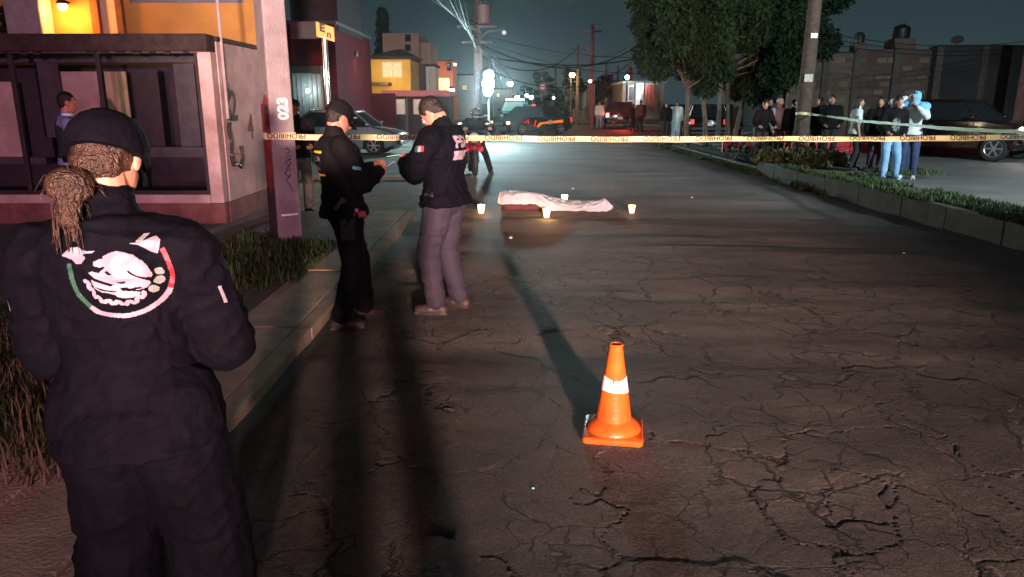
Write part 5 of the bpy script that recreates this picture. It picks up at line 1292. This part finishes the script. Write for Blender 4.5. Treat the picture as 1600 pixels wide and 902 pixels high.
# pickup / wagon on the right with lit headlights
pk2 = car('dark red old wagon with blazing headlight facing right on the far carriageway', 'car', (zp(1492,230,21.6).x, 21.6, .18), R(-54), dark_red, L_=4.0, W=1.85, deck=.98, hood=1.08, belt=1.08, roof=1.58, gh=((.35,-1.7),(.9,-1.9)), wb=(1.36,-1.25), wr=.34, head=head_on, zl=.32, tail=tail_dim)
hw = pk2.matrix_basis
fr_ = Matrix.Rotation(R(-54), 4, 'Z')
lp = Vector(pk2.location) + fr_ @ Vector((2.25, -.6, .85))
lamp('wagon_headlight', 'SPOT', lp, 420, (1,.93,.85), .08, lp + Vector((2.0,-2.4,-1.5)), 90, .7)
p = zp(1535,150,22.4)
# patrol truck with orange stripe
pp = zp(828, 212, 41)
pol = car('black patrol car with orange side stripe and lit fog lamps, angled across the road', 'police car', (pp.x + .1, 41.5, 0), R(180+38), blackp, L_=4.5, W=1.8, deck=.82, hood=.95, belt=.98, roof=1.46, wb=(1.35,-1.35), name='patrol_car', head=head_dim, tail=tail_dim)
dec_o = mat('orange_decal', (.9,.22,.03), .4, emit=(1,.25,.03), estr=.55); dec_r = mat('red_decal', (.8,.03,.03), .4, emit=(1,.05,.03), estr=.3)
for s_ in (-1, 1):
    y = s_*(.9+.006)
    G().add([(.25,y,.42),(.42,y,.42),(.2,y,.66),(-1.5,y,.80),(-1.5,y,.64),(.0,y,.58)], [(0,1,2,5),(5,2,3,4)]).obj('side_stripe', dec_o, pol)
    G().cyl((-.55,y,.68),(-.55,y+s_*.008,.68),.13,n=20).obj('shield', mat('shield_pale', (.7,.35,.2), .5), pol)
    G().add([(.5,y,.45),(.62,y,.45),(.52,y,.8),(.40,y,.8)], [(0,1,2,3)]).add([(.9,y,.6),(1.0,y,.6),(1.05,y,.85),(.95,y,.85)], [(0,1,2,3)]).add([(1.05,y,.7),(1.28,y,.62),(1.28,y,.7),(1.05,y,.8)], [(0,1,2,3)]).obj('red_slash', dec_r, pol)
lb = G().box((0,0,1.56),(.28,1.2,.12)).obj('light_bar', black_tr, pol, bevel=.03)
G().box((0,.35,1.57),(.285,.3,.08)).obj('beacon', tail_dim, lb); G().box((0,-.35,1.57),(.285,.3,.08)).obj('beacon', mat('beacon_blue', (.1,.2,.6), .2), lb)
# van behind with bright windscreen
vp = zp(805, 200, 52)
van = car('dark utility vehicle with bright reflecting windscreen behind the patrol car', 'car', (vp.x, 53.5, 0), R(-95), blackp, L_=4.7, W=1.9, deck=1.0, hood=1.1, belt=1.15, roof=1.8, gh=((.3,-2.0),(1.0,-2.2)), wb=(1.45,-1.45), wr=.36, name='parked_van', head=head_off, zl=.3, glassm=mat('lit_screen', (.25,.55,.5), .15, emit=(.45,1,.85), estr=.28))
vb = G().box((0.1,0,1.90),(.25,1.3,.13)).obj('light_bar', mat('white_glow2', (1,1,1), .3, emit=(.75,1,1), estr=3), van, bevel=.03)
# SUV with tail lights
sp2 = zp(961, 198, 52)
suv = car('dark suv seen from behind with glowing red tail lights down the street', 'car', (sp2.x, 52, 0), R(90), blackp, L_=4.5, W=2.0, deck=1.0, hood=1.1, belt=1.12, roof=1.72, gh=((.4,-1.95),(1.0,-2.15)), wb=(1.4,-1.35), wr=.36, name='parked_suv', head=head_off, tail=tail_on, zl=.3)
lamp('brake_light', 'SPOT', zp(975, 178, 49), 420, (1,.06,.05), .15, zp(965, 215, 34), 120, .6)
# dark red hatchback behind the trunks
hp2 = zp(1103, 214, 37)
hb = car('dark red hatchback seen from behind between the pale tree trunks', 'car', (hp2.x, 37.5, .0), R(82), dark_red, L_=4.0, W=1.85, deck=.95, hood=1.0, belt=1.05, roof=1.58, gh=((.4,-1.7),(1.0,-1.9)), wb=(1.2,-1.2), wr=.33, head=head_off, tail=tail_dim, zl=.3)
# second parked car behind the people (roof glimpsed)
# ================================================================== PEOPLE
navy = mat('navy_jacket', (.0024,.0024,.005), .8, var=.35, scale=7, bump=.5, bscale=24, spec=.06)
blackc = mat('black_cloth', (.0036,.0036,.0046), .85, spec=.2, var=.35, scale=9, bump=.3, bscale=70)
navy_tr = mat('navy_trousers', (.0036,.0034,.0065), .85, spec=.2, var=.3, scale=8, bump=.25, bscale=60)
mauve_tr = mat('mauve_trousers', (.018,.013,.026), .85, var=.2, scale=8, bump=.25, bscale=60)
tan_shoe = mat('tan_shoe', (.035,.023,.019), .6, var=.2)
white_pr = mat('white_print', (.25,.205,.255), .6, var=.06)
red_pr = mat('red_print', (.30,.012,.025), .6, var=.1); green_pr = mat('green_print', (.012,.06,.035), .6, var=.1); pale_pr = mat('pale_print', (.26,.18,.23), .6, var=.05); grey_pr = mat('grey_print', (.17,.19,.18), .6, var=.05)
yel_pr = mat('yellow_print', (.75,.52,.05), .5, var=.05)

# --- woman in the foreground, seen from behind
WYd = 1.80
wp_ = zp(196, 451, WYd)
wm = person('woman in dark jumpsuit jacket and cap with round emblem on her back, in the foreground', (wp_.x - .015, WYd, .085), R(4), 1.63, 1.0, sdrop=.03, side=-1.5,
            vox=.0075, feet=((-.15,0),(.15,0)), foot_yaw=(6,-6), lean=3, head=(24,2), hands=((-.13,.30,1.10),(.13,.30,1.12)), poles=((-.55,-.6,-.9),(.55,-.6,-.9)),
            top=navy, bottom=navy, puff=.030, hem=-.05, legr=.045, fold=.011, hairstyle='none', hair=None, flare=.02)
hm = mat('brown_hair', (.012,.006,.004), .45, var=.5, scale=18, bump=.7, bscale=110, col2=(.05,.024,.011))
H = wm['H']; s = wm['s']; P = wm['P']
b_rt = wm['rt']; b_fw = wm['fw']; b_up = wm['up']
hg = G()
hg.ell(H(0,-.03,-.005), wm['hr']*.078*s, wm['hf']*.084*s, wm['hu']*.05*s); hg.ell(H(0,-.06,-.03), wm['hr']*.066*s, wm['hf']*.05*s, wm['hu']*.055*s)
hb_ = H(-.035,-.105,-.115)
hg.ell(hb_, wm['hr']*.052, wm['hf']*.048, wm['hu']*.043)
hg.capsule(hb_ + b_fw*-.01, hb_ - b_up*.07 - b_fw*.02, .034, .024); hg.capsule(hb_ - b_up*.06 - b_fw*.02, hb_ - b_up*.17 - b_fw*.015 + b_rt*.01, .018, .006)
hair_o = remesh(hg, 'hair', hm, wm['root'], .006, 3, folds(.006, 22, 5))
rs = np.random.RandomState(4); g = G()
for q in range(46):
    a = rs.normal(size=3); a /= np.linalg.norm(a); o0 = hb_ + Vector(a)*.045; o1 = o0 + Vector(a)*.03 + Vector((0,0,-.03)); g.tube([o0, o0.lerp(o1,.5)+Vector((0,0,.012)), o1], .0007, 4)
for q in range(18):
    o0 = hb_ - b_up*rs.uniform(.02,.1) + b_rt*rs.uniform(-.035,.035) - b_fw*.04; g.tube([o0, o0 - b_up*.06 + b_rt*rs.uniform(-.01,.01), o0 - b_up*rs.uniform(.07,.12) + b_rt*rs.uniform(-.012,.02)], .0012, 4, .0005)
g.obj('hair_strand', hm, wm['root'], True)
cap(wm, navy, True, -.012, .05, 'cap', 1.09)
# printed emblem
ec = P(.395, .07, 0)
EU = lambda poly: [((x-550)/415, (440-y)/415) for x, y in poly]
eagle = EU([(475,265),(540,245),(600,260),(680,290),(740,340),(780,400),(800,470),(790,500),(740,490),(690,470),(640,425),(612,415),(650,460),(700,490),(770,525),(790,550),(750,590),(700,600),(640,600),(600,575),(540,570),(560,600),(640,612),(700,625),(680,660),(600,672),(530,655),(500,630),(440,610),(400,600),(350,560),(335,520),(335,480),(360,500),(420,530),(470,555),(500,540),(440,510),(400,490),(360,470),(320,420),(345,410),(390,430),(440,390),(450,375),(400,378),(360,365),(355,330),(400,310),(440,310),(430,290)])
holes = [EU([(440,425),(465,410),(500,450),(470,452)]), EU([(520,520),(590,515),(600,530),(560,540)]), EU([(340,540),(430,585),(520,600),(500,612),(400,590)]), EU([(600,590),(700,575),(720,590),(640,605)])]
letL = EU([(100,260),(160,200),(230,195),(270,225),(320,235),(375,232),(350,250),(290,250),(270,265),(300,290),(270,335),(230,340),(190,300)])
letR = EU([(640,190),(730,185),(800,150),(840,140),(890,170),(860,290),(800,270),(700,205)]); letR2 = EU([(690,180),(740,115),(780,112),(740,185)])
leafs = []
for q in range(15):
    a = R(192 + q*8.4); r = .66 - .02*math.sin(q)
    leafs.append((r*math.cos(a), r*math.sin(a) + .0, .075, .045, a + (.6 if q % 2 else -.6)))
ER = .110
def emblem(X, Y):
    x, y = X/ER, Y/ER; K = np.full(X.shape, -1); r = np.hypot(x, y); a = np.degrees(np.arctan2(y, x))
    ring = (r > .90) & (r < 1.0)
    K[ring & (a > -28) & (a < 29)] = 1
    K[ring & (a <= -28) & (a > -133)] = 3
    K[ring & ((a <= -133) | (a > 164))] = 2
    m = inpoly(x, y, eagle)
    for h_ in holes: m &= ~inpoly(x, y, h_)
    for lx, ly, ra, rb_, an in leafs:
        c, s_ = math.cos(an), math.sin(an); u = (x-lx)*c + (y-ly)*s_; v = -(x-lx)*s_ + (y-ly)*c; m |= (u/ra)**2 + (v/rb_)**2 < 1
    K[m] = 0
    for gx_, gy_ in EU([(850,455),(840,535),(790,610)]): K[np.hypot(x-gx_, y-gy_) < .085] = 4
    for pl in (letL, letR): K[inpoly(x, y, pl)] = 0
    K[inpoly(x, y, letR2)] = 4
    return K
decal('back_emblem', wm['jacket'], emblem, .16, .16, ec - b_fw*.3, b_rt, b_up, .0016, [white_pr, red_pr, green_pr, pale_pr, grey_pr], wm['root'])
for k_, (sj, el, wr_, d_, pn_, ac_) in enumerate(wm['arms']):
    q = 1 if k_ else -1; mid = sj.lerp(el, .42); ax = (el - sj).normalized()
    decal('sleeve_patch', wm['jacket'], lambda X, Y: np.where((np.abs(X) < .006) & (np.abs(Y) < .026), 0, -1), .02, .04, mid + b_rt*q*.05 - b_fw*.02, (b_rt*.8 + b_fw*(.6*q)).normalized(), ax*-1, .0025, [white_pr], wm['root'])

# --- officer with cap, facing right
o1p = gp(547, 509, 0)
o1 = person('officer in black cap, yellow-barred jacket and dark trousers with holster, looking down at a phone', (o1p.x, o1p.y, .015), R(-62), 1.74, 1.12, vox=.0075,
            feet=((-.10,.16),(.12,-.10)), foot_yaw=(8,-14), lean=-3, hip=(0,.0), head=(32,-14), hands=((-.07,.27,1.22),(.05,.28,1.20)), poles=((-.8,-.5,-.9),(.8,-.55,-.9)),
            top=blackc, bottom=mat('black_trousers', (.006,.006,.007), .85, spec=.2, var=.5, scale=12, bump=.25, bscale=60), shoe=tan_shoe, puff=.030, fold=.010, legr=.026)
cap(o1, blackc, True, .0, .08)
H = o1['H']; 
G().box(H(0,.105,.055), (.02,.05,.006)).obj('cap_badge', mat('silver_thread', (.4,.4,.4), .5), o1['root'])
hd = (o1['arms'][0][2] + o1['arms'][1][2])*.5 + Vector((0,.10,.02))
def phone(label, root, at, tilt, glow, loc_world=True, rz=0.0):
    q = root.matrix_basis @ at; t = thing('phone', label, 'phone', q, rz); t.rotation_euler = (tilt, 0, rz)
    G().box((0,0,0), (.075,.15,.009)).obj('phone_case', black_tr, t, bevel=.003)
    G().box((0,0,.0062), (.066,.135,.002)).obj('screen', glow, t)
    return t
phone('small dark phone in the hands of the officer with the cap', o1['root'], hd, R(32), mat('dim_screen', (.1,.1,.1), .2, emit=(.9,.9,1), estr=.25), rz=R(-82))
# back prints
P = o1['P']; rt_, fw_, up_ = o1['rt'], o1['fw'], o1['up']
tf = text_fn('', 0, lines=[('POLICIA', .055, .035), ('PARKA', .055, -.032)])
def back1(X, Y):
    K = np.full(X.shape, -1); K[(np.abs(X) < .13) & (np.abs(Y - .088) < .0095)] = 1; K[(np.abs(X) < .13) & (np.abs(Y + .080) < .0095)] = 1
    q = tf(X*.92, Y); K[q == 0] = 0; return K
decal('back_print', o1['jacket'], back1, .14, .105, P(.345, 0.0, 0) - fw_*.3, rt_*.97 + fw_*.2, up_, .0028, [white_pr, yel_pr], o1['root'])
sj, el, wr_, *_ = o1['arms'][1]
decal('sleeve_badge', o1['jacket'], lambda X, Y: np.where((np.abs(X) < .03) & (np.abs(Y + .2*X) < .012), 0, -1), .04, .03, sj.lerp(el, .55) + rt_*.05, fw_, up_, .003, [mat('cyan_badge', (.10,.35,.42), .5)], o1['root'])
# holster and pistol on the right hip
hj = o1['P'](-.03, .16, -.01)
ht = thing('holster', 'black thigh holster with pistol grip on the hip of the officer with the cap', 'holster', o1['root'].matrix_basis @ hj, R(-82))
G().box((.03,-.01,-.10), (.045,.11,.20)).obj('holster_body', mat('holster_black', (.02,.022,.024), .35), ht, bevel=.012)
G().box((.035,-.01,.005), (.05,.14,.03)).obj('holster_strap', black_tr, ht, bevel=.006)
G().box((.035,-.055,.075), (.03,.045,.11), rot=Matrix.Rotation(R(-35), 3, 'X')).obj('pistol_grip', mat('gun_metal', (.10,.10,.11), .3, .5), ht, bevel=.008)
G().box((.035,.0,.03), (.03,.16,.035)).obj('pistol_slide', mat('gun_metal', (.10,.10,.11), .3, .5), ht, bevel=.005)
G().box((.03,.10,.0), (.04,.06,.05)).obj('red_pouch', mat('red_pouch', (.25,.02,.02), .6), ht, bevel=.008)
bl = G(); bl.loft([(o1['P'](.01), rt_*.20, fw_*.155), (o1['P'](.045), rt_*.20, fw_*.155)], 28, cap=False); bl.obj('belt', mat('belt_black', (.015,.015,.016), .4), o1['root'], True)

# --- officer 2, facing left, head bowed
o2p = gp(700, 488, 0)
o2 = person('tall bareheaded officer in navy jacket and mauve trousers reading a lit phone', (o2p.x, o2p.y, .015), R(69), 1.80, 1.12, vox=.0075,
            feet=((-.14,.03),(.13,-.05)), foot_yaw=(12,-6), lean=3, head=(52,2), hands=((-.06,.33,1.19),(.08,.32,1.20)), poles=((-.9,-.5,-.9),(.9,-.5,-.9)),
            top=navy, bottom=mauve_tr, shoe=tan_shoe, puff=.040, fold=.012, legr=.03, skin=skin_m, hairstyle='short')
P = o2['P']; rt_, fw_, up_ = o2['rt'], o2['fw'], o2['up']
H = o2['H']; g = G()
for q in (-1, 1):
    c_ = H(q*.032, .094, .002); n = 14
    g.tube([c_ + o2['hr']*.024*math.cos(2*math.pi*i/n) + o2['hu']*.017*math.sin(2*math.pi*i/n) for i in range(n+1)], .0022, 5)
    g.tube([H(q*.058,.088,.006), H(q*.078,.0,.004)], .002, 5)
g.tube([H(-.01,.1,.006), H(.01,.1,.006)], .002, 5); g.obj('glasses', mat('wire_frame', (.3,.3,.3), .3, .8), o2['root'], True)
hd = (o2['arms'][0][2] + o2['arms'][1][2])*.5 + Vector((0,.115,.045))
phone('phone with pale green lit edge held by the bareheaded officer', o2['root'], hd, R(-8), mat('green_screen', (.4,.8,.3), .3, emit=(.6,1,.45), estr=1.4), rz=R(63))
tf2 = text_fn('PDI', .12, 0, .006)
def back2(X, Y):
    K = tf2(X, Y - .06); K[(np.abs(X) < .105) & (Y < -.005) & (Y > -.075 )] = 0; K[(X > .02) & (Y < -.055) & (Y > -.08)] = -1; return K
decal('back_print', o2['jacket'], back2, .13, .12, P(.36, .03, 0) - fw_*.3, (rt_*.95 + fw_*.22), up_, .0028, [white_pr], o2['root'])
sj, el, wr_, *_ = o2['arms'][0]
def flag(X, Y):
    K = np.full(X.shape, -1); m = np.abs(Y) < .022; K[m & (np.abs(X) < .036)] = 0; K[m & (X > .012) & (X < .036)] = 1; K[m & (X < -.012) & (X > -.036)] = 2; return K
decal('flag_patch', o2['jacket'], flag, .04, .03, sj.lerp(el, .28) - rt_*.05, -fw_ - rt_*.25, up_, .0028, [white_pr, red_pr, green_pr], o2['root'])

# --- men on the left
gz = lambda px, py, z: gp(px, py, z)
mo = person('older man in dark waistcoat and blue collared shirt beside the pink booth', (zp(106, 200, 9.3).x, 9.3, .085), R(-62), 1.76, 1.1, vox=.011,
       lean=2, head=(4,0), top=mat('blue_shirt', (.16,.24,.40), .8, var=.15), bottom=blackc, puff=.012, fold=.004, hands=((-.2,.1,.86),(.2,.16,.88)), top_name='shirt')
g = G(); PP = mo['P']; K = [(PP(t_, 0, y_), mo['rt']*(rx+.034), mo['fw']*(ry+.032)) for t_, rx, ry, y_ in ((-.05,.16,.12,0),(.07,.155,.115,0),(.2,.145,.105,0),(.34,.168,.125,0),(.42,.165,.12,0),(.49,.10,.085,-.01))]
g.loft(K, 24); remesh(g, 'waistcoat', mat('dark_waistcoat', (.02,.022,.03), .85, var=.2), mo['root'], .011, 2)
g = G(); g.loft([(PP(.50,0,-.01), mo['rt']*.085, mo['fw']*.078), (PP(.56,0,-.005), mo['rt']*.072, mo['fw']*.068)], 20, cap=False); g.obj('collar', mat('white_collar', (.7,.7,.72), .8), mo['root'], True)
p = gz(471, 326, .05)
mc = person('shaven man in dark jacket and grey camouflage trousers behind the concrete pole', (p.x, p.y, -.03), R(-150), 1.80, 1.05, vox=.011, lean=2, head=(6,40),
       top=blackc, bottom=mat('grey_camo', (.09,.09,.10), .85, var=.5, scale=11, col2=(.30,.29,.30)), puff=.025, hands=((-.16,.22,1.05),(.14,.24,1.06)), hairstyle='short', hair=mat('stubble_hair', (.05,.03,.025), .7))

# --- rider and motorcycle
mp = gp(742, 276, 0)
YM = mp.y
mt = thing('motorcycle', 'red motorcycle facing the camera behind the bareheaded officer', 'motorcycle', (mp.x, YM, .01), R(8))
redm = mat('red_fairing', (.40,.01,.03), .25, .2, var=.05, coat=.7)
for y in (0, 1.28):
    o = bpy.data.objects.new('wheel', None); C.objects.link(o); o.parent = mt; o.location = (0, y, .31); o.rotation_euler = (0, R(90), 0)
    tyre_g(.31, .11).obj('tyre', rubber, o, True); rim_g(.31, .11, 5).obj('rim', rim_m, o, True, angle=30)
for sx_ in (-.085, .085): G().tube([(sx_,-.02,.31),(sx_,.14,.75),(sx_,.2,.98)], .022, 8).obj('fork', chrome, mt, True)
G().ell((0,.02,.66),(.11,0,0),(0,.16,0),(0,0,.06)).obj('mudguard', redm, mt, True)
G().ell((0,.07,.90),(.13,0,0),(0,.12,0),(0,0,.12)).obj('headlight', head_off, mt, True)
g = G(); g.ell((0,.45,.86),(.17,0,0),(0,.30,0),(0,0,.14)); g.capsule((-.16,.10,.62),(-.12,.5,.72),.07,.09); g.capsule((.16,.10,.62),(.12,.5,.72),.07,.09); remesh(g, 'fairing', redm, mt, .012, 3)
G().tube([(-.38,.28,1.06),(-.2,.2,1.04),(.2,.2,1.04),(.38,.28,1.06)], .014, 8).obj('handlebar', black_tr, mt, True)
for sx_ in (-1, 1):
    G().ell((sx_*.33,.14,1.22),(.07,0,0),(0,.02,0),(0,0,.045)).obj('mirror', chrome, mt, True); G().cyl((sx_*.28,.24,1.05),(sx_*.33,.16,1.2),.008).obj('mirror_stem', black_tr, mt)
    G().box((sx_*.17,.1,.80),(.05,.04,.035)).obj('indicator', mat('amber', (.6,.25,.03), .3), mt)
G().ell((0,1.0,.86),(.14,0,0),(0,.38,0),(0,0,.07)).obj('seat', black_tr, mt, True)
g = G(); g.box((0,.6,.45),(.24,.4,.32)); g.obj('engine', mat('engine_grey', (.12,.12,.12), .4, .6), mt, bevel=.04)
G().capsule((.15,.7,.3),(.18,1.4,.42),.04,.05).obj('exhaust', chrome, mt, True)
rd = person('rider in black jacket and dark helmet astride the red motorcycle', (mp.x - .02, YM + .85, .0), R(180+8), 1.75, 1.1, vox=.012, drop=.12, hip=(0,0), lean=22, head=(14,0),
       feet=((-.36,.12),(.36,.12)), hands=((-.33,.56,1.10),(.33,.56,1.10)), poles=((-.9,-.2,-.6),(.9,-.2,-.6)), top=blackc, bottom=blackc, puff=.05, hairstyle='none')
H = rd['H']; g = G(); g.ell(H(0,-.01,.01), rd['hr']*.13, rd['hf']*.145, rd['hu']*.14); remesh(g, 'helmet', mat('helmet_black', (.02,.022,.024), .2, coat=.8), rd['root'], .012, 1)
G().ell(H(0,.10,.0), rd['hr']*.085, rd['hf']*.05, rd['hu']*.045).obj('visor', mat('visor', (.05,.06,.06), .08), rd['root'], True)

# --- onlookers on the right
zr = .18
def crowd(label, px, feet_py, yaw, h, top, bottom, **kw):
    zg = kw.pop('z', zr); Yd = kw.pop('Y', None)
    p = gp(px, feet_py, zg) if Yd is None else Vector((zp(px, 200, Yd).x, Yd, zg))
    return person(label, (p.x, p.y, zg), R(yaw), h, kw.pop('fat', 1.0), vox=kw.pop('vox', .0125), top=top, bottom=bottom, **kw)
white_t = mat('white_shirt', (.62,.66,.66), .8, var=.06, scale=5)
lav = mat('lavender_jacket', (.25,.21,.26), .85, var=.2, scale=7)
jeans = mat('light_jeans', (.16,.30,.48), .85, var=.25, scale=7, col2=(.24,.42,.62)); djeans = mat('navy_jeans', (.02,.035,.09), .85, var=.3)
blacktr = mat('black_leggings', (.008,.008,.009), .8, var=.2)
w1 = crowd('woman in white printed t-shirt and black leggings looking right', 1331, 266, -108, 1.66, white_t, blacktr, head=(2,0), hairstyle='long', puff=.030, sleeve=.42, fat=1.1, hands=((-.15,.22,1.30),(.24,.05,.85)), poles=((-.6,-.3,-1),(.5,-1,-.2)), top_name='tshirt', feet=((-.14,.02),(.12,-.08)))
def w1p(X, Y):
    K = np.full(X.shape, -1); K[(np.abs(X-.08) < .055) & (np.abs(Y-.03) < .08) & (vnoise(X*60, Y*60, 3) > .3)] = 0
    r = np.hypot(X + .09, Y - .03); K[(r < .035) & (r > .014)] = 1; K[(np.abs(X + .06) < .05) & (np.abs(Y + .10) < .018)] = 2; return K
decal('shirt_print', w1['jacket'], w1p, .17, .15, w1['P'](.3) + (Matrix.Rotation(R(100),3,'Z') @ Vector((0,-1,0)))*.3, Matrix.Rotation(R(100),3,'Z') @ Vector((1,0,0)), (0,0,1), .006, [mat('brown_print', (.25,.12,.06), .7), blackc, mat('blue_print', (.08,.3,.55), .7)], w1['root'], .004)
w2 = crowd('woman in black hoodie with faded print and light blue jeans', 1384, 281, 175, 1.68, blackc, jeans, head=(16,-20), hairstyle='long', puff=.04, feet=((-.20,-.06),(.12,.12)), side=-4, hands=((-.20,.12,.96),(.18,.2,1.0)), shoe=jeans, top_name='hoodie')
tf3 = lambda X, Y: np.where((np.hypot(X/.085, (Y)/.13) < 1) & (vnoise(X*55+3, Y*55, 7) > .42), 0, -1)
decal('hoodie_print', w2['jacket'], tf3, .1, .15, w2['P'](.22) + w2['fw']*.3, -w2['rt'], (0,0,1), .006, [mat('faded_print', (.16,.20,.18), .8)], w2['root'], .004)
w3 = crowd('man in white sweater and navy jeans pulling a light blue hood over his head', 1415, 279, 150, 1.78, mat('white_sweater', (.60,.66,.66), .85, var=.08), djeans, head=(18,10), hands=((-.06,.20,1.42),(.17,.10,1.60)), poles=((-.7,.3,-.8),(.8,.4,.2)), side=0, shoe=mat('white_trainer', (.6,.62,.62), .6), puff=.022, top_name='sweater')
H = w3['H']; P = w3['P']; g = G()
g.ell(H(0,-.02,.0), w3['hr']*.108, w3['hf']*.115, w3['hu']*.125); g.capsule(P(.50,-.20,.0), P(.50,.18,.0), .085, .085); g.capsule(P(.50,-.16,.05), P(.54,.0,.08), .075, .08); g.capsule(P(.44,-.20,.10), P(.50,-.12,.10), .075, .08)
g.capsule(P(.52,.16,.0), H(.04,-.02,-.03), .07, .07)
bh = remesh(g, 'blue_hood', mat('sky_blue_fleece', (.16,.42,.62), .9, var=.12, scale=6), w3['root'], .014, 3, folds(.012, 11, 3))
crowd('dark clothed person partly hidden behind the two women', 1364, 268, 170, 1.66, blackc, mat('plum_trousers', (.04,.03,.06), .8), hairstyle='long', head=(5,20), shoe=tan_shoe, puff=.035)
crowd('dark clothed person with maroon shoes behind the woman in jeans', 1404, 272, 190, 1.64, blackc, djeans, hairstyle='short', head=(8,-20), shoe=mat('maroon_shoe', (.15,.02,.02), .6), puff=.035)
crowd('heavy man in black right of the wooden pole', 1291, 252, 172, 1.72, blackc, blacktr, fat=1.28, puff=.045, head=(4,10), hairstyle='short', hands=((-.2,.15,.98),(.2,.15,.98)))
crowd('slim person in black with pale face beside the heavy man', 1273, 250, 160, 1.68, blackc, blacktr, puff=.035, head=(10,30))
crowd('person in black just left of the wooden pole', 1234, 250, 175, 1.62, blackc, blacktr, puff=.035, head=(5,0))
mw = crowd('man in white hat and lavender grey jacket by the bicycle', 1211, 249, 205, 1.66, lav, blacktr, puff=.035, head=(6,-10), hairstyle='none')
cap(mw, mat('white_hat', (.5,.52,.52), .8), True, .0, .05, 'hat')
crowd('dim person behind the man in the white hat', 1200, 246, 190, 1.66, blackc, blacktr, puff=.03, Y=22.5)
cy = crowd('person in black straddling the bicycle', 1190, 246, 185, 1.60, blackc, blacktr, puff=.03, Y=20.2, hands=((-.25,.36,1.02),(.25,.36,1.02)), lean=12, feet=((-.22,0),(.22,0)))
bp = Vector((zp(1182, 200, 19.6).x, 19.6, zr))
bc = thing('bicycle', 'black bicycle facing the camera under its rider', 'bicycle', (bp.x, bp.y, zr), R(18))
for y in (0, 1.0):
    o = bpy.data.objects.new('wheel', None); C.objects.link(o); o.parent = bc; o.location = (0, y, .31); o.rotation_euler = (0, 0, R(35) if y == 0 else 0)
    n = 28; G().tube([(0, .30*math.cos(2*math.pi*i/n), .30*math.sin(2*math.pi*i/n)) for i in range(n+1)], .024, 7).obj('tyre', rubber, o, True)
    sg = G(); [sg.cyl((0,0,0), (0,.29*math.cos(R(a)),.29*math.sin(R(a))), .0025, n=4) for a in range(0,360,30)]; sg.obj('spoke', chrome, o)
g = G(); g.tube([(0,0,.31),(0,.08,.62),(0,.14,.9)], .016, 7); g.tube([(0,.12,.78),(0,.62,.72)], .018, 7); g.tube([(0,.1,.66),(0,.5,.30)], .018, 7); g.tube([(0,.62,.84),(0,.5,.30)], .016, 7); g.tube([(0,.5,.3),(0,1,.31)], .012, 7); g.tube([(0,.62,.72),(0,1,.31)], .012, 7)
g.obj('frame', black_tr, bc, True); G().tube([(-.3,.16,.98),(-.1,.12,.93),(.1,.12,.93),(.3,.16,.98)], .013, 7).obj('handlebar', chrome, bc, True)
G().ell((0,.66,.88),(.07,0,0),(0,.13,0),(0,0,.035)).obj('saddle', black_tr, bc, True)
for sx_ in (-1,1): G().box((sx_*.12,.5,.30+sx_*.12),(.09,.06,.02)).obj('pedal', black_tr, bc)
# people down the street
refl = mat('reflective_pale', (.55,.72,.75), .5, var=.3, scale=5, emit=(.5,.8,.85), estr=.12)
crowd('person in pale reflective raincoat beside the red hatchback', 1056, 208, 170, 1.76, refl, refl, Y=37.5, z=0, puff=.06, vox=.02, legr=.04, fat=1.1)
crowd('person in pale top standing left of the suv tail lights', 936, 195, 170, 1.78, white_t, mat('pale_trousers', (.25,.32,.33), .8), Y=50, z=0, puff=.04, vox=.02)
crowd('person in dark red lit clothes right of the suv', 1000, 195, 10, 1.85, mat('red_lit_cloth', (.10,.03,.03), .8), blacktr, Y=45, z=0, puff=.05, vox=.02, fat=1.2)  # red light painted into the cloth colour
crowd('shorter dark person beside the one in red lit clothes', 989, 195, 0, 1.62, blackc, blacktr, Y=45.5, z=0, puff=.05, vox=.02)
crowd('dark person at the rear of the red hatchback', 1040, 208, 170, 1.70, blackc, blacktr, Y=37.2, z=0, puff=.04, vox=.02)
# the photographer's companion just behind the camera, whose leg shadows lie on the road
person('person standing just behind the camera, shown by leg shadows on the road', (.145, -.35, .0), R(10), 1.72, .9, vox=.014, feet=((-.16,0),(.16,0)), top=blackc, bottom=blacktr, puff=.03, legr=.03)

# ================================================================== GLOW HAZE
hz = G().bb(-62, 95, -41, 420, -1.5, 14).obj('haze', None); hz['kind'] = 'stuff'  # thin volume added to spread a glow around the lamps
hm_ = bpy.data.materials.new('glow_haze'); hm_.use_nodes = True; n = hm_.node_tree.nodes; n.clear()
o_ = n.new('ShaderNodeOutputMaterial'); v_ = n.new('ShaderNodeVolumePrincipled'); v_.inputs['Density'].default_value = .0005; v_.inputs['Color'].default_value = (.85,.92,.95,1); v_.inputs['Anisotropy'].default_value = .93
hm_.node_tree.links.new(v_.outputs[0], o_.inputs['Volume']); hz.data.materials.append(hm_)
